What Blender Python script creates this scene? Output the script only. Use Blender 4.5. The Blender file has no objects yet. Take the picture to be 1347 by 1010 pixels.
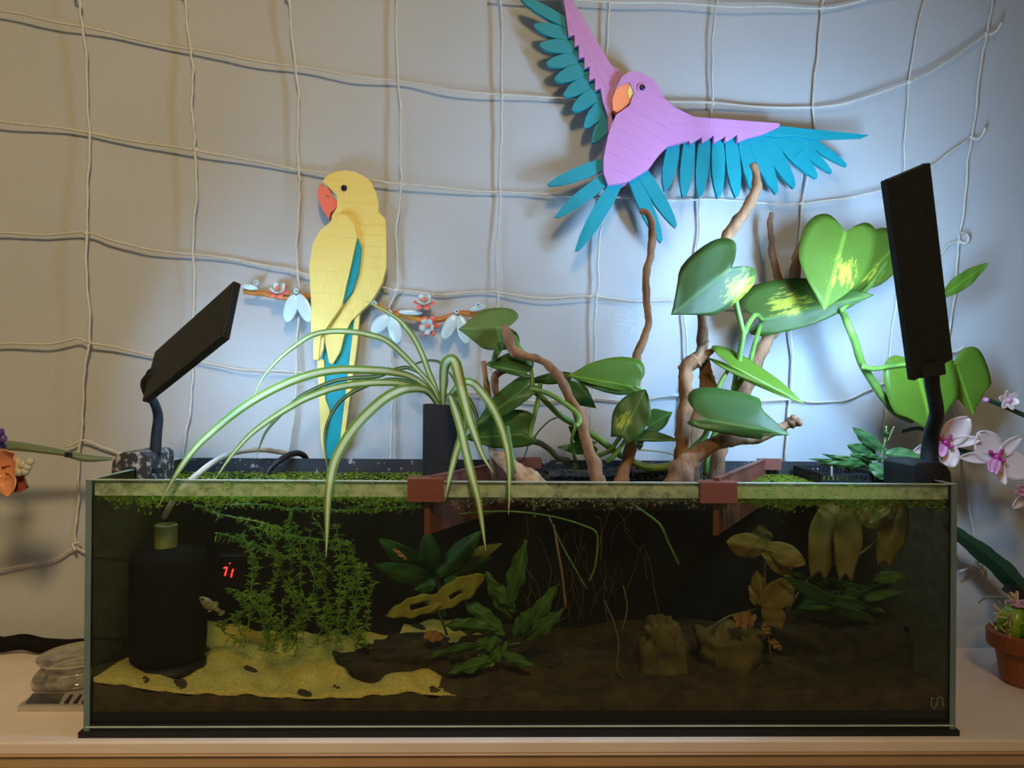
import bpy, math, random
import numpy as np
from mathutils import Vector, Matrix, noise as NZ
random.seed(7)
RNG = np.random.default_rng(7)
C = bpy.context.scene.collection
S = bpy.context.scene

# ---------------------------------------------------------------- camera
F = 940.0; CX, CY = 673.5, 505.0
CAM = np.array([-0.0322, -0.7378, 0.3615])
def _rot(y, p, r):
    cy, sy, cp, sp, cr, sr = math.cos(y), math.sin(y), math.cos(p), math.sin(p), math.cos(r), math.sin(r)
    return (np.array([[cy, -sy, 0], [sy, cy, 0], [0, 0, 1]]) @ np.array([[1, 0, 0], [0, cp, -sp], [0, sp, cp]])
            @ np.array([[cr, 0, sr], [0, 1, 0], [-sr, 0, cr]]))
CR = _rot(-0.02137, 0.00195, -0.00818)
cd = bpy.data.cameras.new('camera'); cam = bpy.data.objects.new('camera', cd); C.objects.link(cam)
cd.sensor_width = 36; cd.lens = F / 1347 * 36; cd.clip_start = 0.01
_r, _f, _u = CR[:, 0], CR[:, 1], CR[:, 2]
cam.matrix_world = Matrix(((_r[0], _u[0], -_f[0], CAM[0]), (_r[1], _u[1], -_f[1], CAM[1]), (_r[2], _u[2], -_f[2], CAM[2]), (0, 0, 0, 1)))
S.camera = cam

# ---------------------------------------------------------------- world, room lamp, exposure
S.view_settings.view_transform = 'Standard'; S.view_settings.look = 'None'
S.view_settings.gamma = 1; S.view_settings.exposure = 0.3; S.view_settings.use_curve_mapping = False
w = bpy.data.worlds.new('room'); S.world = w; w.use_nodes = True
w.node_tree.nodes['Background'].inputs[0].default_value = (1.0, 0.76, 0.46, 1)
w.node_tree.nodes['Background'].inputs[1].default_value = 0.10
def room_lamp(loc, target, size, power, col):
    ld = bpy.data.lights.new('room_lamp', 'AREA'); ld.shape = 'DISK'; ld.size = size; ld.energy = power; ld.color = col; ld.spread = math.radians(100)
    o = bpy.data.objects.new('room_lamp', ld); C.objects.link(o); o.location = loc
    o.rotation_euler = (Vector(target) - Vector(loc)).to_track_quat('-Z', 'Y').to_euler()
room_lamp((0.1, -1.5, 1.55), (-0.95, 0.2, 0.15), 0.30, 6.3, (1.0, 0.72, 0.35))
LED_LEFT, LED_RIGHT = 105.0, 330.0
LED_COL = (0.40, 0.69, 1.05)

# ---------------------------------------------------------------- pixel helpers: a pixel gives a direction, the depth plane Y gives the distance
def P(px, py, Y):
    d = CR @ np.array([(px - CX) / F, 1.0, -(py - CY) / F])
    return CAM + d * ((Y - CAM[1]) / d[1])
def PZ(px, py, z):
    d = CR @ np.array([(px - CX) / F, 1.0, -(py - CY) / F])
    return CAM + d * ((z - CAM[2]) / d[2])
def sc(Y): return (Y - CAM[1]) / F

# ---------------------------------------------------------------- materials
MATS = {}
def _n(nt, t, **kw):
    n = nt.nodes.new(t)
    for k, v in kw.items():
        if k in n.inputs: n.inputs[k].default_value = v
        else: setattr(n, k, v)
    return n
def mat(name, col, rough=0.5, col2=None, scale=40, bump=0, bscale=None, metal=0, transl=0, emit=0, contrast=(0.35, 0.65), spec=0.5, stretch=(1, 1, 1), coat=0, detail=4):
    if name in MATS: return MATS[name]
    m = bpy.data.materials.new(name); m.use_nodes = True; nt = m.node_tree; b = nt.nodes['Principled BSDF']
    b.inputs['Roughness'].default_value = rough; b.inputs['Metallic'].default_value = metal
    b.inputs['Specular IOR Level'].default_value = spec; b.inputs['Coat Weight'].default_value = coat
    tc = _n(nt, 'ShaderNodeTexCoord'); mp = _n(nt, 'ShaderNodeMapping', Scale=stretch)
    nt.links.new(tc.outputs['Object'], mp.inputs[0])
    if col2 is None: col2 = tuple(c * 0.88 for c in col)
    nz = _n(nt, 'ShaderNodeTexNoise', Scale=scale, Detail=detail); nt.links.new(mp.outputs[0], nz.inputs[0])
    rp = _n(nt, 'ShaderNodeValToRGB'); rp.color_ramp.elements[0].position = contrast[0]; rp.color_ramp.elements[1].position = contrast[1]
    rp.color_ramp.elements[0].color = (*col, 1); rp.color_ramp.elements[1].color = (*col2, 1)
    nt.links.new(nz.outputs[0], rp.inputs[0]); nt.links.new(rp.outputs[0], b.inputs['Base Color'])
    if bump:
        n2 = _n(nt, 'ShaderNodeTexNoise', Scale=bscale or scale * 4, Detail=6); nt.links.new(mp.outputs[0], n2.inputs[0])
        bp = _n(nt, 'ShaderNodeBump', Strength=bump, Distance=0.002); nt.links.new(n2.outputs[0], bp.inputs['Height']); nt.links.new(bp.outputs[0], b.inputs['Normal'])
    if emit:
        b.inputs['Emission Color'].default_value = (*col, 1); b.inputs['Emission Strength'].default_value = emit
    if transl:
        t = _n(nt, 'ShaderNodeBsdfTranslucent'); nt.links.new(rp.outputs[0], t.inputs[0])
        mx = _n(nt, 'ShaderNodeMixShader'); mx.inputs[0].default_value = transl
        nt.links.new(b.outputs[0], mx.inputs[1]); nt.links.new(t.outputs[0], mx.inputs[2]); nt.links.new(mx.outputs[0], nt.nodes['Material Output'].inputs[0])
    MATS[name] = m; return m
def uvleaf(name, edge, mid, stripe=(0.28, 0.42, 0.58, 0.72), rough=0.4, transl=0.3, vari=None, veins=True):
    """leaf material over the blade's own coordinates: x across the blade, y along it"""
    m = bpy.data.materials.new(name); m.use_nodes = True; nt = m.node_tree; b = nt.nodes['Principled BSDF']
    b.inputs['Roughness'].default_value = rough; b.inputs['Specular IOR Level'].default_value = 0.3
    uv = _n(nt, 'ShaderNodeUVMap'); sx = _n(nt, 'ShaderNodeSeparateXYZ'); nt.links.new(uv.outputs[0], sx.inputs[0])
    wob = _n(nt, 'ShaderNodeTexNoise', Scale=9.0, Detail=4)
    rp = _n(nt, 'ShaderNodeValToRGB'); e = rp.color_ramp.elements
    e[0].position = stripe[0]; e[0].color = (*edge, 1); e[1].position = stripe[1]; e[1].color = (*mid, 1)
    for p, c in ((stripe[2], mid), (stripe[3], edge)):
        q = e.new(p); q.color = (*c, 1)
    nt.links.new(sx.outputs[0], rp.inputs[0]); col = rp.outputs[0]
    tc = _n(nt, 'ShaderNodeTexCoord'); nz = _n(nt, 'ShaderNodeTexNoise', Scale=25.0, Detail=3); nt.links.new(tc.outputs['Object'], nz.inputs[0])
    mx = _n(nt, 'ShaderNodeMix', data_type='RGBA', blend_type='MULTIPLY'); mx.inputs[0].default_value = 0.5
    nt.links.new(col, mx.inputs[6]); nt.links.new(nz.outputs[0], mx.inputs[7])
    rr = _n(nt, 'ShaderNodeMix', data_type='RGBA'); rr.inputs[0].default_value = 0.45
    nt.links.new(col, rr.inputs[6]); nt.links.new(mx.outputs[2], rr.inputs[7]); col = rr.outputs[2]
    if vari:
        mp = _n(nt, 'ShaderNodeMapping', Scale=(11, 3.2, 1)); nt.links.new(uv.outputs[0], mp.inputs[0])
        vn = _n(nt, 'ShaderNodeTexNoise', Scale=1.6, Detail=7, Roughness=0.7); nt.links.new(mp.outputs[0], vn.inputs[0])
        # distance from the blade's variegated zone
        g = _n(nt, 'ShaderNodeVectorMath', operation='DISTANCE'); g.inputs[1].default_value = (vari[0], vari[1], 0); nt.links.new(uv.outputs[0], g.inputs[0])
        ml = _n(nt, 'ShaderNodeMath', operation='MULTIPLY_ADD'); nt.links.new(g.outputs['Value'], ml.inputs[0]); ml.inputs[1].default_value = -vari[2]; nt.links.new(vn.outputs[0], ml.inputs[2])
        vr = _n(nt, 'ShaderNodeValToRGB'); vr.color_ramp.elements[0].position = 0.32; vr.color_ramp.elements[1].position = 0.42
        nt.links.new(ml.outputs[0], vr.inputs[0])
        vm = _n(nt, 'ShaderNodeMix', data_type='RGBA'); nt.links.new(vr.outputs[0], vm.inputs[0]); nt.links.new(col, vm.inputs[6]); vm.inputs[7].default_value = (0.36, 0.38, 0.04, 1); col = vm.outputs[2]
    nt.links.new(col, b.inputs['Base Color'])
    if veins:
        wv = _n(nt, 'ShaderNodeTexWave', Scale=2.6, Distortion=1.5, Detail=1.0); wv.bands_direction = 'DIAGONAL'; nt.links.new(uv.outputs[0], wv.inputs[0])
        bp = _n(nt, 'ShaderNodeBump', Strength=0.08, Distance=0.001); nt.links.new(wv.outputs['Fac'], bp.inputs['Height']); nt.links.new(bp.outputs[0], b.inputs['Normal'])
    t = _n(nt, 'ShaderNodeBsdfTranslucent'); nt.links.new(col, t.inputs[0])
    ms = _n(nt, 'ShaderNodeMixShader'); ms.inputs[0].default_value = transl
    nt.links.new(b.outputs[0], ms.inputs[1]); nt.links.new(t.outputs[0], ms.inputs[2]); nt.links.new(ms.outputs[0], nt.nodes['Material Output'].inputs[0])
    MATS[name] = m; return m
def thin_glass(name, tint, gloss=0.06, rough=0.02, volume=None, haze=0, hazecol=(0.6, 0.7, 0.5)):
    m = bpy.data.materials.new(name); m.use_nodes = True; nt = m.node_tree; nt.nodes.remove(nt.nodes['Principled BSDF'])
    t = _n(nt, 'ShaderNodeBsdfTransparent', Color=(*tint, 1)); g = _n(nt, 'ShaderNodeBsdfGlossy', Roughness=rough)
    fr = _n(nt, 'ShaderNodeFresnel', IOR=1.33); mu = _n(nt, 'ShaderNodeMath', operation='MULTIPLY'); mu.inputs[1].default_value = gloss / 0.04; nt.links.new(fr.outputs[0], mu.inputs[0])
    mx = _n(nt, 'ShaderNodeMixShader'); nt.links.new(mu.outputs[0], mx.inputs[0]); nt.links.new(t.outputs[0], mx.inputs[1]); nt.links.new(g.outputs[0], mx.inputs[2])
    out = mx.outputs[0]
    if haze:
        d = _n(nt, 'ShaderNodeBsdfDiffuse', Color=(*hazecol, 1)); m2 = _n(nt, 'ShaderNodeMixShader'); tc = _n(nt, 'ShaderNodeTexCoord'); nz = _n(nt, 'ShaderNodeTexNoise', Scale=90.0, Detail=6); nt.links.new(tc.outputs['Object'], nz.inputs[0]); mr = _n(nt, 'ShaderNodeMapRange'); mr.inputs[1].default_value = .35; mr.inputs[2].default_value = .65; mr.inputs[3].default_value = haze * .45; mr.inputs[4].default_value = haze * 1.5; nt.links.new(nz.outputs[0], mr.inputs[0]); nt.links.new(mr.outputs[0], m2.inputs[0])
        nt.links.new(out, m2.inputs[1]); nt.links.new(d.outputs[0], m2.inputs[2]); out = m2.outputs[0]
    nt.links.new(out, nt.nodes['Material Output'].inputs[0])
    if volume:
        v = _n(nt, 'ShaderNodeVolumeAbsorption', Color=(*volume[0], 1), Density=volume[1]); nt.links.new(v.outputs[0], nt.nodes['Material Output'].inputs['Volume'])
    MATS[name] = m; return m

# ---------------------------------------------------------------- mesh helpers
class MB:
    def __init__(s): s.v = []; s.f = []; s.uv = None
    def add(s, vs, fs):
        o = len(s.v); s.v += [tuple(float(c) for c in v) for v in vs]; s.f += [tuple(i + o for i in f) for f in fs]; return s
    def box(s, lo, hi):
        (a, b, c), (d, e, f) = lo, hi
        return s.add([(a, b, c), (d, b, c), (d, e, c), (a, e, c), (a, b, f), (d, b, f), (d, e, f), (a, e, f)],
                     [(0, 3, 2, 1), (4, 5, 6, 7), (0, 1, 5, 4), (1, 2, 6, 5), (2, 3, 7, 6), (3, 0, 4, 7)])
    def obox(s, c, ax, ay, az):
        c, ax, ay, az = map(np.array, (c, ax, ay, az))
        vs = [c + i * ax + j * ay + k * az for k in (-1, 1) for (i, j) in ((-1, -1), (1, -1), (1, 1), (-1, 1))]
        return s.add(vs, [(0, 3, 2, 1), (4, 5, 6, 7), (0, 1, 5, 4), (1, 2, 6, 5), (2, 3, 7, 6), (3, 0, 4, 7)])
    def prism(s, front, back):
        n = len(front)
        return s.add(list(front) + list(back), [tuple(range(n)), tuple(range(2 * n - 1, n - 1, -1))] + [(i, i + n, (i + 1) % n + n, (i + 1) % n) for i in range(n)])
    def tube(s, pts, rad, n=8, lump=0, flat=1.0, knots=0):
        pts = np.array(pts, float); m = len(pts); rad = np.interp(np.linspace(0, 1, m), np.linspace(0, 1, len(rad)), rad) if hasattr(rad, '__len__') else np.full(m, rad)
        tg = np.gradient(pts, axis=0); tg /= np.linalg.norm(tg, axis=1)[:, None] + 1e-12
        nrm = np.cross(tg[0], (0.13, 0.2, 0.97)); nrm /= np.linalg.norm(nrm); vs = []
        for i in range(m):
            nrm = nrm - tg[i] * np.dot(nrm, tg[i]); nrm /= np.linalg.norm(nrm) + 1e-12; bn = np.cross(tg[i], nrm)
            for k in range(n):
                a = 2 * math.pi * k / n; r = rad[i] * (1 + (lump * (random.random() - .5) if lump else 0))
                if knots: q = Vector(pts[i] + rad[i] * (math.cos(a) * nrm + math.sin(a) * bn)); r *= 1 + knots * (NZ.noise(q * 70) * .7 + NZ.noise(q * 190) * .35)
                vs.append(pts[i] + r * (math.cos(a) * nrm + flat * math.sin(a) * bn))
        fs = [(i * n + k, i * n + (k + 1) % n, (i + 1) * n + (k + 1) % n, (i + 1) * n + k) for i in range(m - 1) for k in range(n)]
        fs += [tuple(range(n - 1, -1, -1)), tuple(range((m - 1) * n, m * n))]
        return s.add(vs, fs)
    def lathe(s, c, prof, n=28, axis=(0, 0, 1)):
        c = np.array(c, float); az = np.array(axis, float); az /= np.linalg.norm(az)
        ax = np.cross(az, (0, 1, 0.01)) if abs(az[1]) < .9 else np.cross(az, (1, 0, 0.01)); ax /= np.linalg.norm(ax); ay = np.cross(az, ax)
        vs = [c + r * (math.cos(2 * math.pi * k / n) * ax + math.sin(2 * math.pi * k / n) * ay) + z * az for r, z in prof for k in range(n)]
        m = len(prof)
        fs = [(i * n + k, i * n + (k + 1) % n, (i + 1) * n + (k + 1) % n, (i + 1) * n + k) for i in range(m - 1) for k in range(n)]
        fs += [tuple(range(n - 1, -1, -1)), tuple(range((m - 1) * n, m * n))]
        return s.add(vs, fs)
    def blob(s, c, ax, ay, az, n=12, m=8, lump=0):
        c, ax, ay, az = map(lambda q: np.array(q, float), (c, ax, ay, az)); vs = [c + az]; fs = []
        for i in range(1, m):
            t = math.pi * i / m
            for k in range(n):
                a = 2 * math.pi * k / n; q = 1 + lump * (random.random() - .5)
                vs.append(c + q * (math.sin(t) * (math.cos(a) * ax + math.sin(a) * ay) + math.cos(t) * az))
        vs.append(c - az); L = len(vs) - 1
        for k in range(n):
            fs.append((0, 1 + k, 1 + (k + 1) % n)); b = 1 + (m - 2) * n; fs.append((L, b + (k + 1) % n, b + k))
        for i in range(m - 2):
            for k in range(n): fs.append((1 + i * n + k, 1 + (i + 1) * n + k, 1 + (i + 1) * n + (k + 1) % n, 1 + i * n + (k + 1) % n))
        return s.add(vs, fs)
    def build(s, name, m, parent=None, smooth=False, bevel=0, solid=0):
        v = np.array(s.v)
        if parent is None: o0 = np.array([(v[:, 0].min() + v[:, 0].max()) / 2, (v[:, 1].min() + v[:, 1].max()) / 2, v[:, 2].min()])
        else: o0 = ORG[parent.name]
        me = bpy.data.meshes.new(name); me.from_pydata((v - o0).tolist(), [], s.f)
        if s.uv is not None:
            ul = me.uv_layers.new(name='UVMap'); uv = s.uv
            for l in me.loops: ul.data[l.index].uv = uv[l.vertex_index]
        if smooth: me.polygons.foreach_set('use_smooth', [True] * len(me.polygons))
        me.materials.append(m if not isinstance(m, str) else MATS[m])
        o = bpy.data.objects.new(name, me); C.objects.link(o)
        if parent is None: o.location = o0
        else: o.parent = parent
        ORG[o.name] = o0
        if solid: md = o.modifiers.new('solid', 'SOLIDIFY'); md.thickness = solid; md.offset = 0
        if bevel: md = o.modifiers.new('bevel', 'BEVEL'); md.width = bevel; md.segments = 2; md.limit_method = 'ANGLE'
        return o
ORG = {}
def tag(o, label=None, cat=None, group=None, kind=None):
    if label: o['label'] = label
    if cat: o['category'] = cat
    if group: o['group'] = group
    if kind: o['kind'] = kind
    return o
def thing(name, label, cat, loc, group=None):
    o = bpy.data.objects.new(name, None); C.objects.link(o); o.location = tuple(float(c) for c in loc); o.empty_display_size = 0.02
    ORG[o.name] = np.array(loc, float); return tag(o, label, cat, group)
def spline(pts, k=6):
    p = np.array(pts, float); p = np.vstack([2 * p[0] - p[1], p, 2 * p[-1] - p[-2]]); out = []
    for i in range(1, len(p) - 2):
        for t in np.arange(k) / k:
            out.append(0.5 * (2 * p[i] + (p[i + 1] - p[i - 1]) * t + (2 * p[i - 1] - 5 * p[i] + 4 * p[i + 1] - p[i + 2]) * t * t + (3 * p[i] - p[i - 1] - 3 * p[i + 1] + p[i + 2]) * t ** 3))
    out.append(p[-2]); return np.array(out)
def pxpath(pts, Y, Y1=None):
    """pixel polyline -> 3-D; entries (x, y) or (x, y, depth)"""
    n = len(pts); r = []
    for i, q in enumerate(pts):
        yy = q[2] if len(q) > 2 else (Y if Y1 is None else Y + (Y1 - Y) * i / max(1, n - 1))
        r.append(P(q[0], q[1], yy))
    return np.array(r)
def shade_auto(o): o.data.polygons.foreach_set('use_smooth', [True] * len(o.data.polygons))
# ---- a heart / lance shaped leaf blade
def blade(base, tip, hl, hr, Yb, Yt=None, yl=0.0, yr=0.0, bow=0.0, heart=0.25, w0=0.55, peak=0.28, wave=0, ns=22, nv=10, hole=None):
    Yt = Yb if Yt is None else Yt
    b, t = P(base[0], base[1], Yb), P(tip[0], tip[1], Yt); L = t - b
    d = np.array([tip[0] - base[0], tip[1] - base[1]], float); ln = np.linalg.norm(d); d /= ln; per = np.array([-d[1], d[0]])
    k = sc((Yb + Yt) / 2); side = k * (CR[:, 0] * per[0] - CR[:, 2] * per[1]); toward = np.array([0, -1.0, 0])
    vs, uv, fs = [], [], []
    ph = random.random() * 6
    if heart > 0.1:
        ctl = [(0, 0), (-.55 * heart, .20), (-heart, .52), (-.62 * heart, .85), (peak * .35, 1.0), (peak + .20, .93), (.68, .60), (.86, .26), (1, 0)]
        oc = spline(np.array([(q[0], q[1], 0) for q in ctl]), 8); q_ = np.linspace(0, 1, len(oc)); tt = np.linspace(0, 1, ns + 1)
        OA, OW = np.interp(tt, q_, oc[:, 0]), np.maximum(0, np.interp(tt, q_, oc[:, 1])); MID = tt ** 1.25
    for i in range(ns + 1):
        s_ = i / ns
        if heart > 0.1: wd, am, ae = OW[i], MID[i], OA[i]
        else:
            wd = (w0 + (1 - w0) * math.sin(min(1, s_ / peak) * math.pi / 2)) if s_ < peak else max(0.0, math.cos((s_ - peak) / (1 - peak) * math.pi / 2)) ** 0.85
            am = s_; ae = s_ - heart * (1 - s_) ** 3
        for j in range(nv + 1):
            v = -1 + 2 * j / nv; e = abs(v); a = am + (ae - am) * e
            h = (hl if v < 0 else hr); sgn = -1 if v < 0 else 1
            p = b + L * a + side * sgn * e * h * wd + np.array([0, (yl if v < 0 else yr), 0]) * e * wd
            p = p + toward * bow * math.sin(math.pi * s_) + toward * 0.0012 * math.sin(s_ * 16 + ph + 3 * v) * e * (1 + wave)
            if wave: p = p + side * wave * h * .12 * math.sin(s_ * 22 + ph) * e * sgn
            vs.append(p); uv.append((.5 + .5 * sgn * e * wd, a))
    for i in range(ns):
        for j in range(nv):
            if hole and any(h[0] <= i / ns < h[1] and h[2] <= j / nv < h[3] for h in hole): continue
            q = i * (nv + 1) + j; fs.append((q, q + 1, q + nv + 2, q + nv + 1))
    m = MB(); m.v = [tuple(p) for p in vs]; m.f = fs; m.uv = uv; return m
def strap(pts, width, fold=0.25, k=6):
    """long grass-like leaf along a 3-D path"""
    p = spline(pts, k); n = len(p); tg = np.gradient(p, axis=0); tg /= np.linalg.norm(tg, axis=1)[:, None]
    m = MB(); vs, uv, fs = [], [], []
    for i in range(n):
        t = i / (n - 1); wd = width * min(1, 0.55 + t * 2) * max(0.03, (1 - t ** 3.5)) ** 0.8
        vw = p[i] - CAM; vw /= np.linalg.norm(vw); sd = np.cross(tg[i], vw); sd /= np.linalg.norm(sd) + 1e-9
        if i and np.dot(sd, last) < 0: sd = -sd
        last = sd; up = np.cross(sd, tg[i])
        sd = sd * 0.85 + np.array([0, 0.5, 0]) * 0.3; 
        for j in range(5):
            v = -1 + j / 2; vs.append(p[i] + sd * v * wd / 2 + up * fold * wd * abs(v) * .5); uv.append((j / 4, t))
    for i in range(n - 1):
        for j in range(4): q = i * 5 + j; fs.append((q, q + 1, q + 6, q + 5))
    m.v = [tuple(q) for q in vs]; m.f = fs; m.uv = uv; return m
def clip_rect(poly, x0, y0, x1, y1):
    for ax, val, keep in ((0, x0, 1), (0, x1, -1), (1, y0, 1), (1, y1, -1)):
        out = []
        for i in range(len(poly)):
            a, b = poly[i - 1], poly[i]; ia, ib = (a[ax] - val) * keep >= 0, (b[ax] - val) * keep >= 0
            if ia != ib:
                t = (val - a[ax]) / (b[ax] - a[ax]); out.append((a[0] + (b[0] - a[0]) * t, a[1] + (b[1] - a[1]) * t))
            if ib: out.append(b)
        poly = out
        if len(poly) < 3: return []
    return poly
def area(p): return abs(sum(p[i - 1][0] * p[i][1] - p[i][0] * p[i - 1][1] for i in range(len(p)))) / 2
def slab(name, poly, Yf, Yb, m, parent, bevel=0.0004):
    mb = MB(); mb.prism([P(x, y, Yf) for x, y in poly], [P(x, y, Yf) + np.array([0, Yb - Yf, 0]) for x, y in poly]); return mb.build(name, m, parent, bevel=bevel)
def bricked(name, poly, Yf, Yb, m, parent, ang=0, bw=27, bh=13, gap=0.09, fine=None):
    """a flat plate-built shape: a core with a course of separate plates on its face"""
    core = slab(name, poly, Yf + 0.0004, Yb, m, parent, 0)
    ca, sa = math.cos(ang), math.sin(ang); rot = [(x * ca + y * sa, -x * sa + y * ca) for x, y in poly]
    xs, ys = [q[0] for q in rot], [q[1] for q in rot]; y = min(ys); r = 0
    while y < max(ys):
        x = min(xs) - random.random() * bw
        while x < max(xs):
            wd = bw * random.choice((0.6, 1, 1, 1.4)); c = clip_rect(rot, x + gap, y + gap, x + wd - gap, y + bh - gap)
            edges = ((0, x + gap), (0, x + wd - gap), (1, y + gap), (1, y + bh - gap))
            if len(c) >= 3 and area(c) > 6 and all(sum(abs(q[i_] - v_) < 1e-6 for q in c) <= 2 for i_, v_ in edges):
                c = [(u * ca - v * sa, u * sa + v * ca) for u, v in c]
                mb = MB(); dy = random.uniform(-.0001, .0001)
                mb.prism([P(u, v, Yf) + np.array([0, dy, 0]) for u, v in c], [P(u, v, Yf) + np.array([0, 0.0016, 0]) for u, v in c]); mb.build('brick', m, core)
            x += wd
        y += bh
    return core

# ================================================================ materials used below
WALL_Y = 0.250
mat('wall_paint', (0.50, 0.52, 0.545), 0.9, (0.475, 0.495, 0.52), 6, bump=0.12, bscale=220, spec=0.15)
mat('moulding_paint', (0.56, 0.36, 0.21), 0.5, (0.50, 0.32, 0.18), 14, bump=0.10, bscale=60)
mat('shelf_paint', (0.86, 0.74, 0.67), 0.55, (0.80, 0.67, 0.60), 14, bump=0.10, bscale=60)
mat('cord_white', (0.78, 0.75, 0.68), 0.8, (0.60, 0.57, 0.50), 700, bump=0.8, bscale=900)
mat('plastic_black', (0.013, 0.013, 0.016), 0.5, (0.020, 0.020, 0.024), 60, bump=0.05, bscale=500, spec=0.25)
mat('metal_black', (0.014, 0.015, 0.018), 0.5, (0.019, 0.020, 0.024), 90, bump=0.06, bscale=700, spec=0.2)
mat('crusted_black', (0.03, 0.028, 0.03), 0.6, (0.42, 0.37, 0.34), 130, contrast=(0.52, 0.66), bump=0.3, bscale=200)
mat('back_film', (0.012, 0.012, 0.012), 0.8, (0.02, 0.02, 0.018), 20, spec=0.1)
mat('rim_film', (0.02, 0.02, 0.025), 0.6, (0.40, 0.38, 0.38), 140, contrast=(0.62, 0.70), detail=6)
mat('foam_black', (0.008, 0.008, 0.010), 0.8)
mat('brick_yellow', (0.84, 0.66, 0.19), 0.5, (0.82, 0.64, 0.18), 30, spec=0.25)
mat('brick_pink', (0.60, 0.27, 0.57), 0.5, (0.58, 0.26, 0.55), 30, spec=0.25)
mat('brick_teal', (0.006, 0.285, 0.345), 0.5, (0.006, 0.27, 0.33), 30, spec=0.25)
mat('brick_coral', (0.88, 0.19, 0.13), 0.35, (0.86, 0.18, 0.12), 30)
mat('brick_orange', (0.95, 0.26, 0.12), 0.35, (0.93, 0.25, 0.11), 30)
mat('brick_paleblue', (0.55, 0.72, 0.78), 0.25, (0.53, 0.70, 0.76), 30)
mat('brick_darkblue', (0.012, 0.012, 0.05), 0.12)
mat('brick_white', (0.80, 0.82, 0.82), 0.25)
mat('brick_lightyellow', (0.85, 0.68, 0.22), 0.3)
mat('brick_black', (0.012, 0.012, 0.014), 0.4)
mat('brick_branch', (0.62, 0.25, 0.055), 0.3, (0.52, 0.20, 0.045), 60)
mat('brick_brown', (0.20, 0.055, 0.035), 0.5, (0.17, 0.045, 0.03), 60, bump=0.2, bscale=400, stretch=(1, 1, 8))
mat('led_left', LED_COL, 0.3, LED_COL, emit=LED_LEFT)
mat('led_right', LED_COL, 0.3, LED_COL, emit=LED_RIGHT)
thin_glass('glass', (0.93, 0.965, 0.945), 0.045, 0.015)
thin_glass('water', (0.97, 0.98, 0.95), 0.003, 0.05, volume=((0.74, 0.68, 0.34), 3.4))
thin_glass('glass_reflect_tint', (0.42, 0.45, 0.36), 0.012, 0.3, haze=0.3, hazecol=(0.075, 0.075, 0.028))  # side panes' dim olive internal reflection, painted as dark tint and haze
thin_glass('splash_film', (0.92, 0.95, 0.90), 0.02, 0.2, haze=0.42, hazecol=(0.80, 0.86, 0.68))
mat('glass_edge', (0.16, 0.24, 0.27), 0.12, (0.12, 0.19, 0.22), 30)
mat('glass_rim', (0.55, 0.66, 0.60), 0.15, (0.42, 0.54, 0.48), 40)

# ================================================================ setting
m = MB().box((-1.6, WALL_Y, -0.9), (1.6, WALL_Y + 0.05, 1.6)); o = m.build('wall_back', 'wall_paint'); tag(o, 'smooth blue-grey painted wall behind the aquarium', 'wall', kind='structure')
sh = thing('mantel_shelf', 'cream painted mantel shelf with moulded front edge under the aquarium', 'shelf', (0, 0.12, -0.03))
MB().box((-1.35, -0.012, -0.012), (1.35, WALL_Y, 0.0)).build('shelf_top', 'shelf_paint', sh, bevel=0.0015)
def profile(name, pts):
    mb = MB(); mb.prism([(-1.35, y, z) for y, z in pts], [(1.35, y, z) for y, z in pts]); return mb.build(name, 'moulding_paint', sh, bevel=0.0006)
profile('edge_moulding', [(WALL_Y, -0.012), (-0.0125, -0.012), (-0.0135, -0.0135), (-0.0095, -0.015), (-0.0095, -0.017), (WALL_Y, -0.017)])
profile('frieze_moulding', [(WALL_Y, -0.017), (-0.0085, -0.017), (-0.0085, -0.027), (-0.006, -0.029), (-0.003, -0.030), (WALL_Y, -0.030)])
profile('bed_moulding', [(WALL_Y, -0.030), (0.004, -0.030), (0.006, -0.044), (0.018, -0.056), (0.026, -0.060), (0.026, -0.075), (WALL_Y, -0.075)])
profile('chimney_front', [(WALL_Y, -0.075), (0.05, -0.075), (0.05, -0.85), (WALL_Y, -0.85)])

# ================================================================ aquarium
TX, TD, TZ0, TZ1, WZ, G = 0.45, 0.220, 0.006, 0.262, 0.2445, 0.006
tank = thing('aquarium', 'long rimless glass aquarium with black back standing on the mantel shelf', 'aquarium', (0, TD / 2, 0))
MB().box((-TX - .004, -0.003, 0.0), (TX + .003, TD, TZ0)).build('foam_mat', 'foam_black', tank)
MB().box((-TX + G, 0, TZ0 + .007), (TX - G, G * .6, TZ1)).build('front_pane', 'glass', tank)
for sx in (-1, 1):
    x0, x1 = sorted((sx * TX, sx * (TX - G)))
    MB().box((x0, 0.0005, TZ0), (x1, TD, TZ1)).build('side_pane', 'glass_reflect_tint', tank)
    MB().box((x0, -0.0006, TZ0), (x1, 0.0005, TZ1)).build('pane_edge', 'glass_edge', tank)
MB().box((-TX + G, TD - .004, TZ0), (TX - G, TD, TZ1)).build('back_pane', 'back_film', tank)
MB().box((-TX + G, TD - .0052, WZ - .004), (TX - G, TD - .0041, TZ1 + .0004)).build('back_film', 'rim_film', tank)
MB().box((-TX + G, 0.0, TZ0), (TX - G, TD - .004, TZ0 + .007)).build('bottom_pane', 'foam_black', tank)
MB().box((-TX, -0.0004, TZ1 - .0006), (TX, G * .6, TZ1 + .0004)).build('rim_edge', 'glass_rim', tank)
for sx in (-1, 1):
    x0, x1 = sorted((sx * TX, sx * (TX - G))); MB().box((x0, G * .6, TZ1 - .0002), (x1, TD, TZ1 + .0004)).build('rim_edge', 'glass_rim', tank)
MB().box((-TX + .002, -0.0012, TZ0 + .0035), (TX - .002, -0.0002, TZ0 + .0048)).build('seam_line', 'glass_rim', tank, 0)
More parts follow.
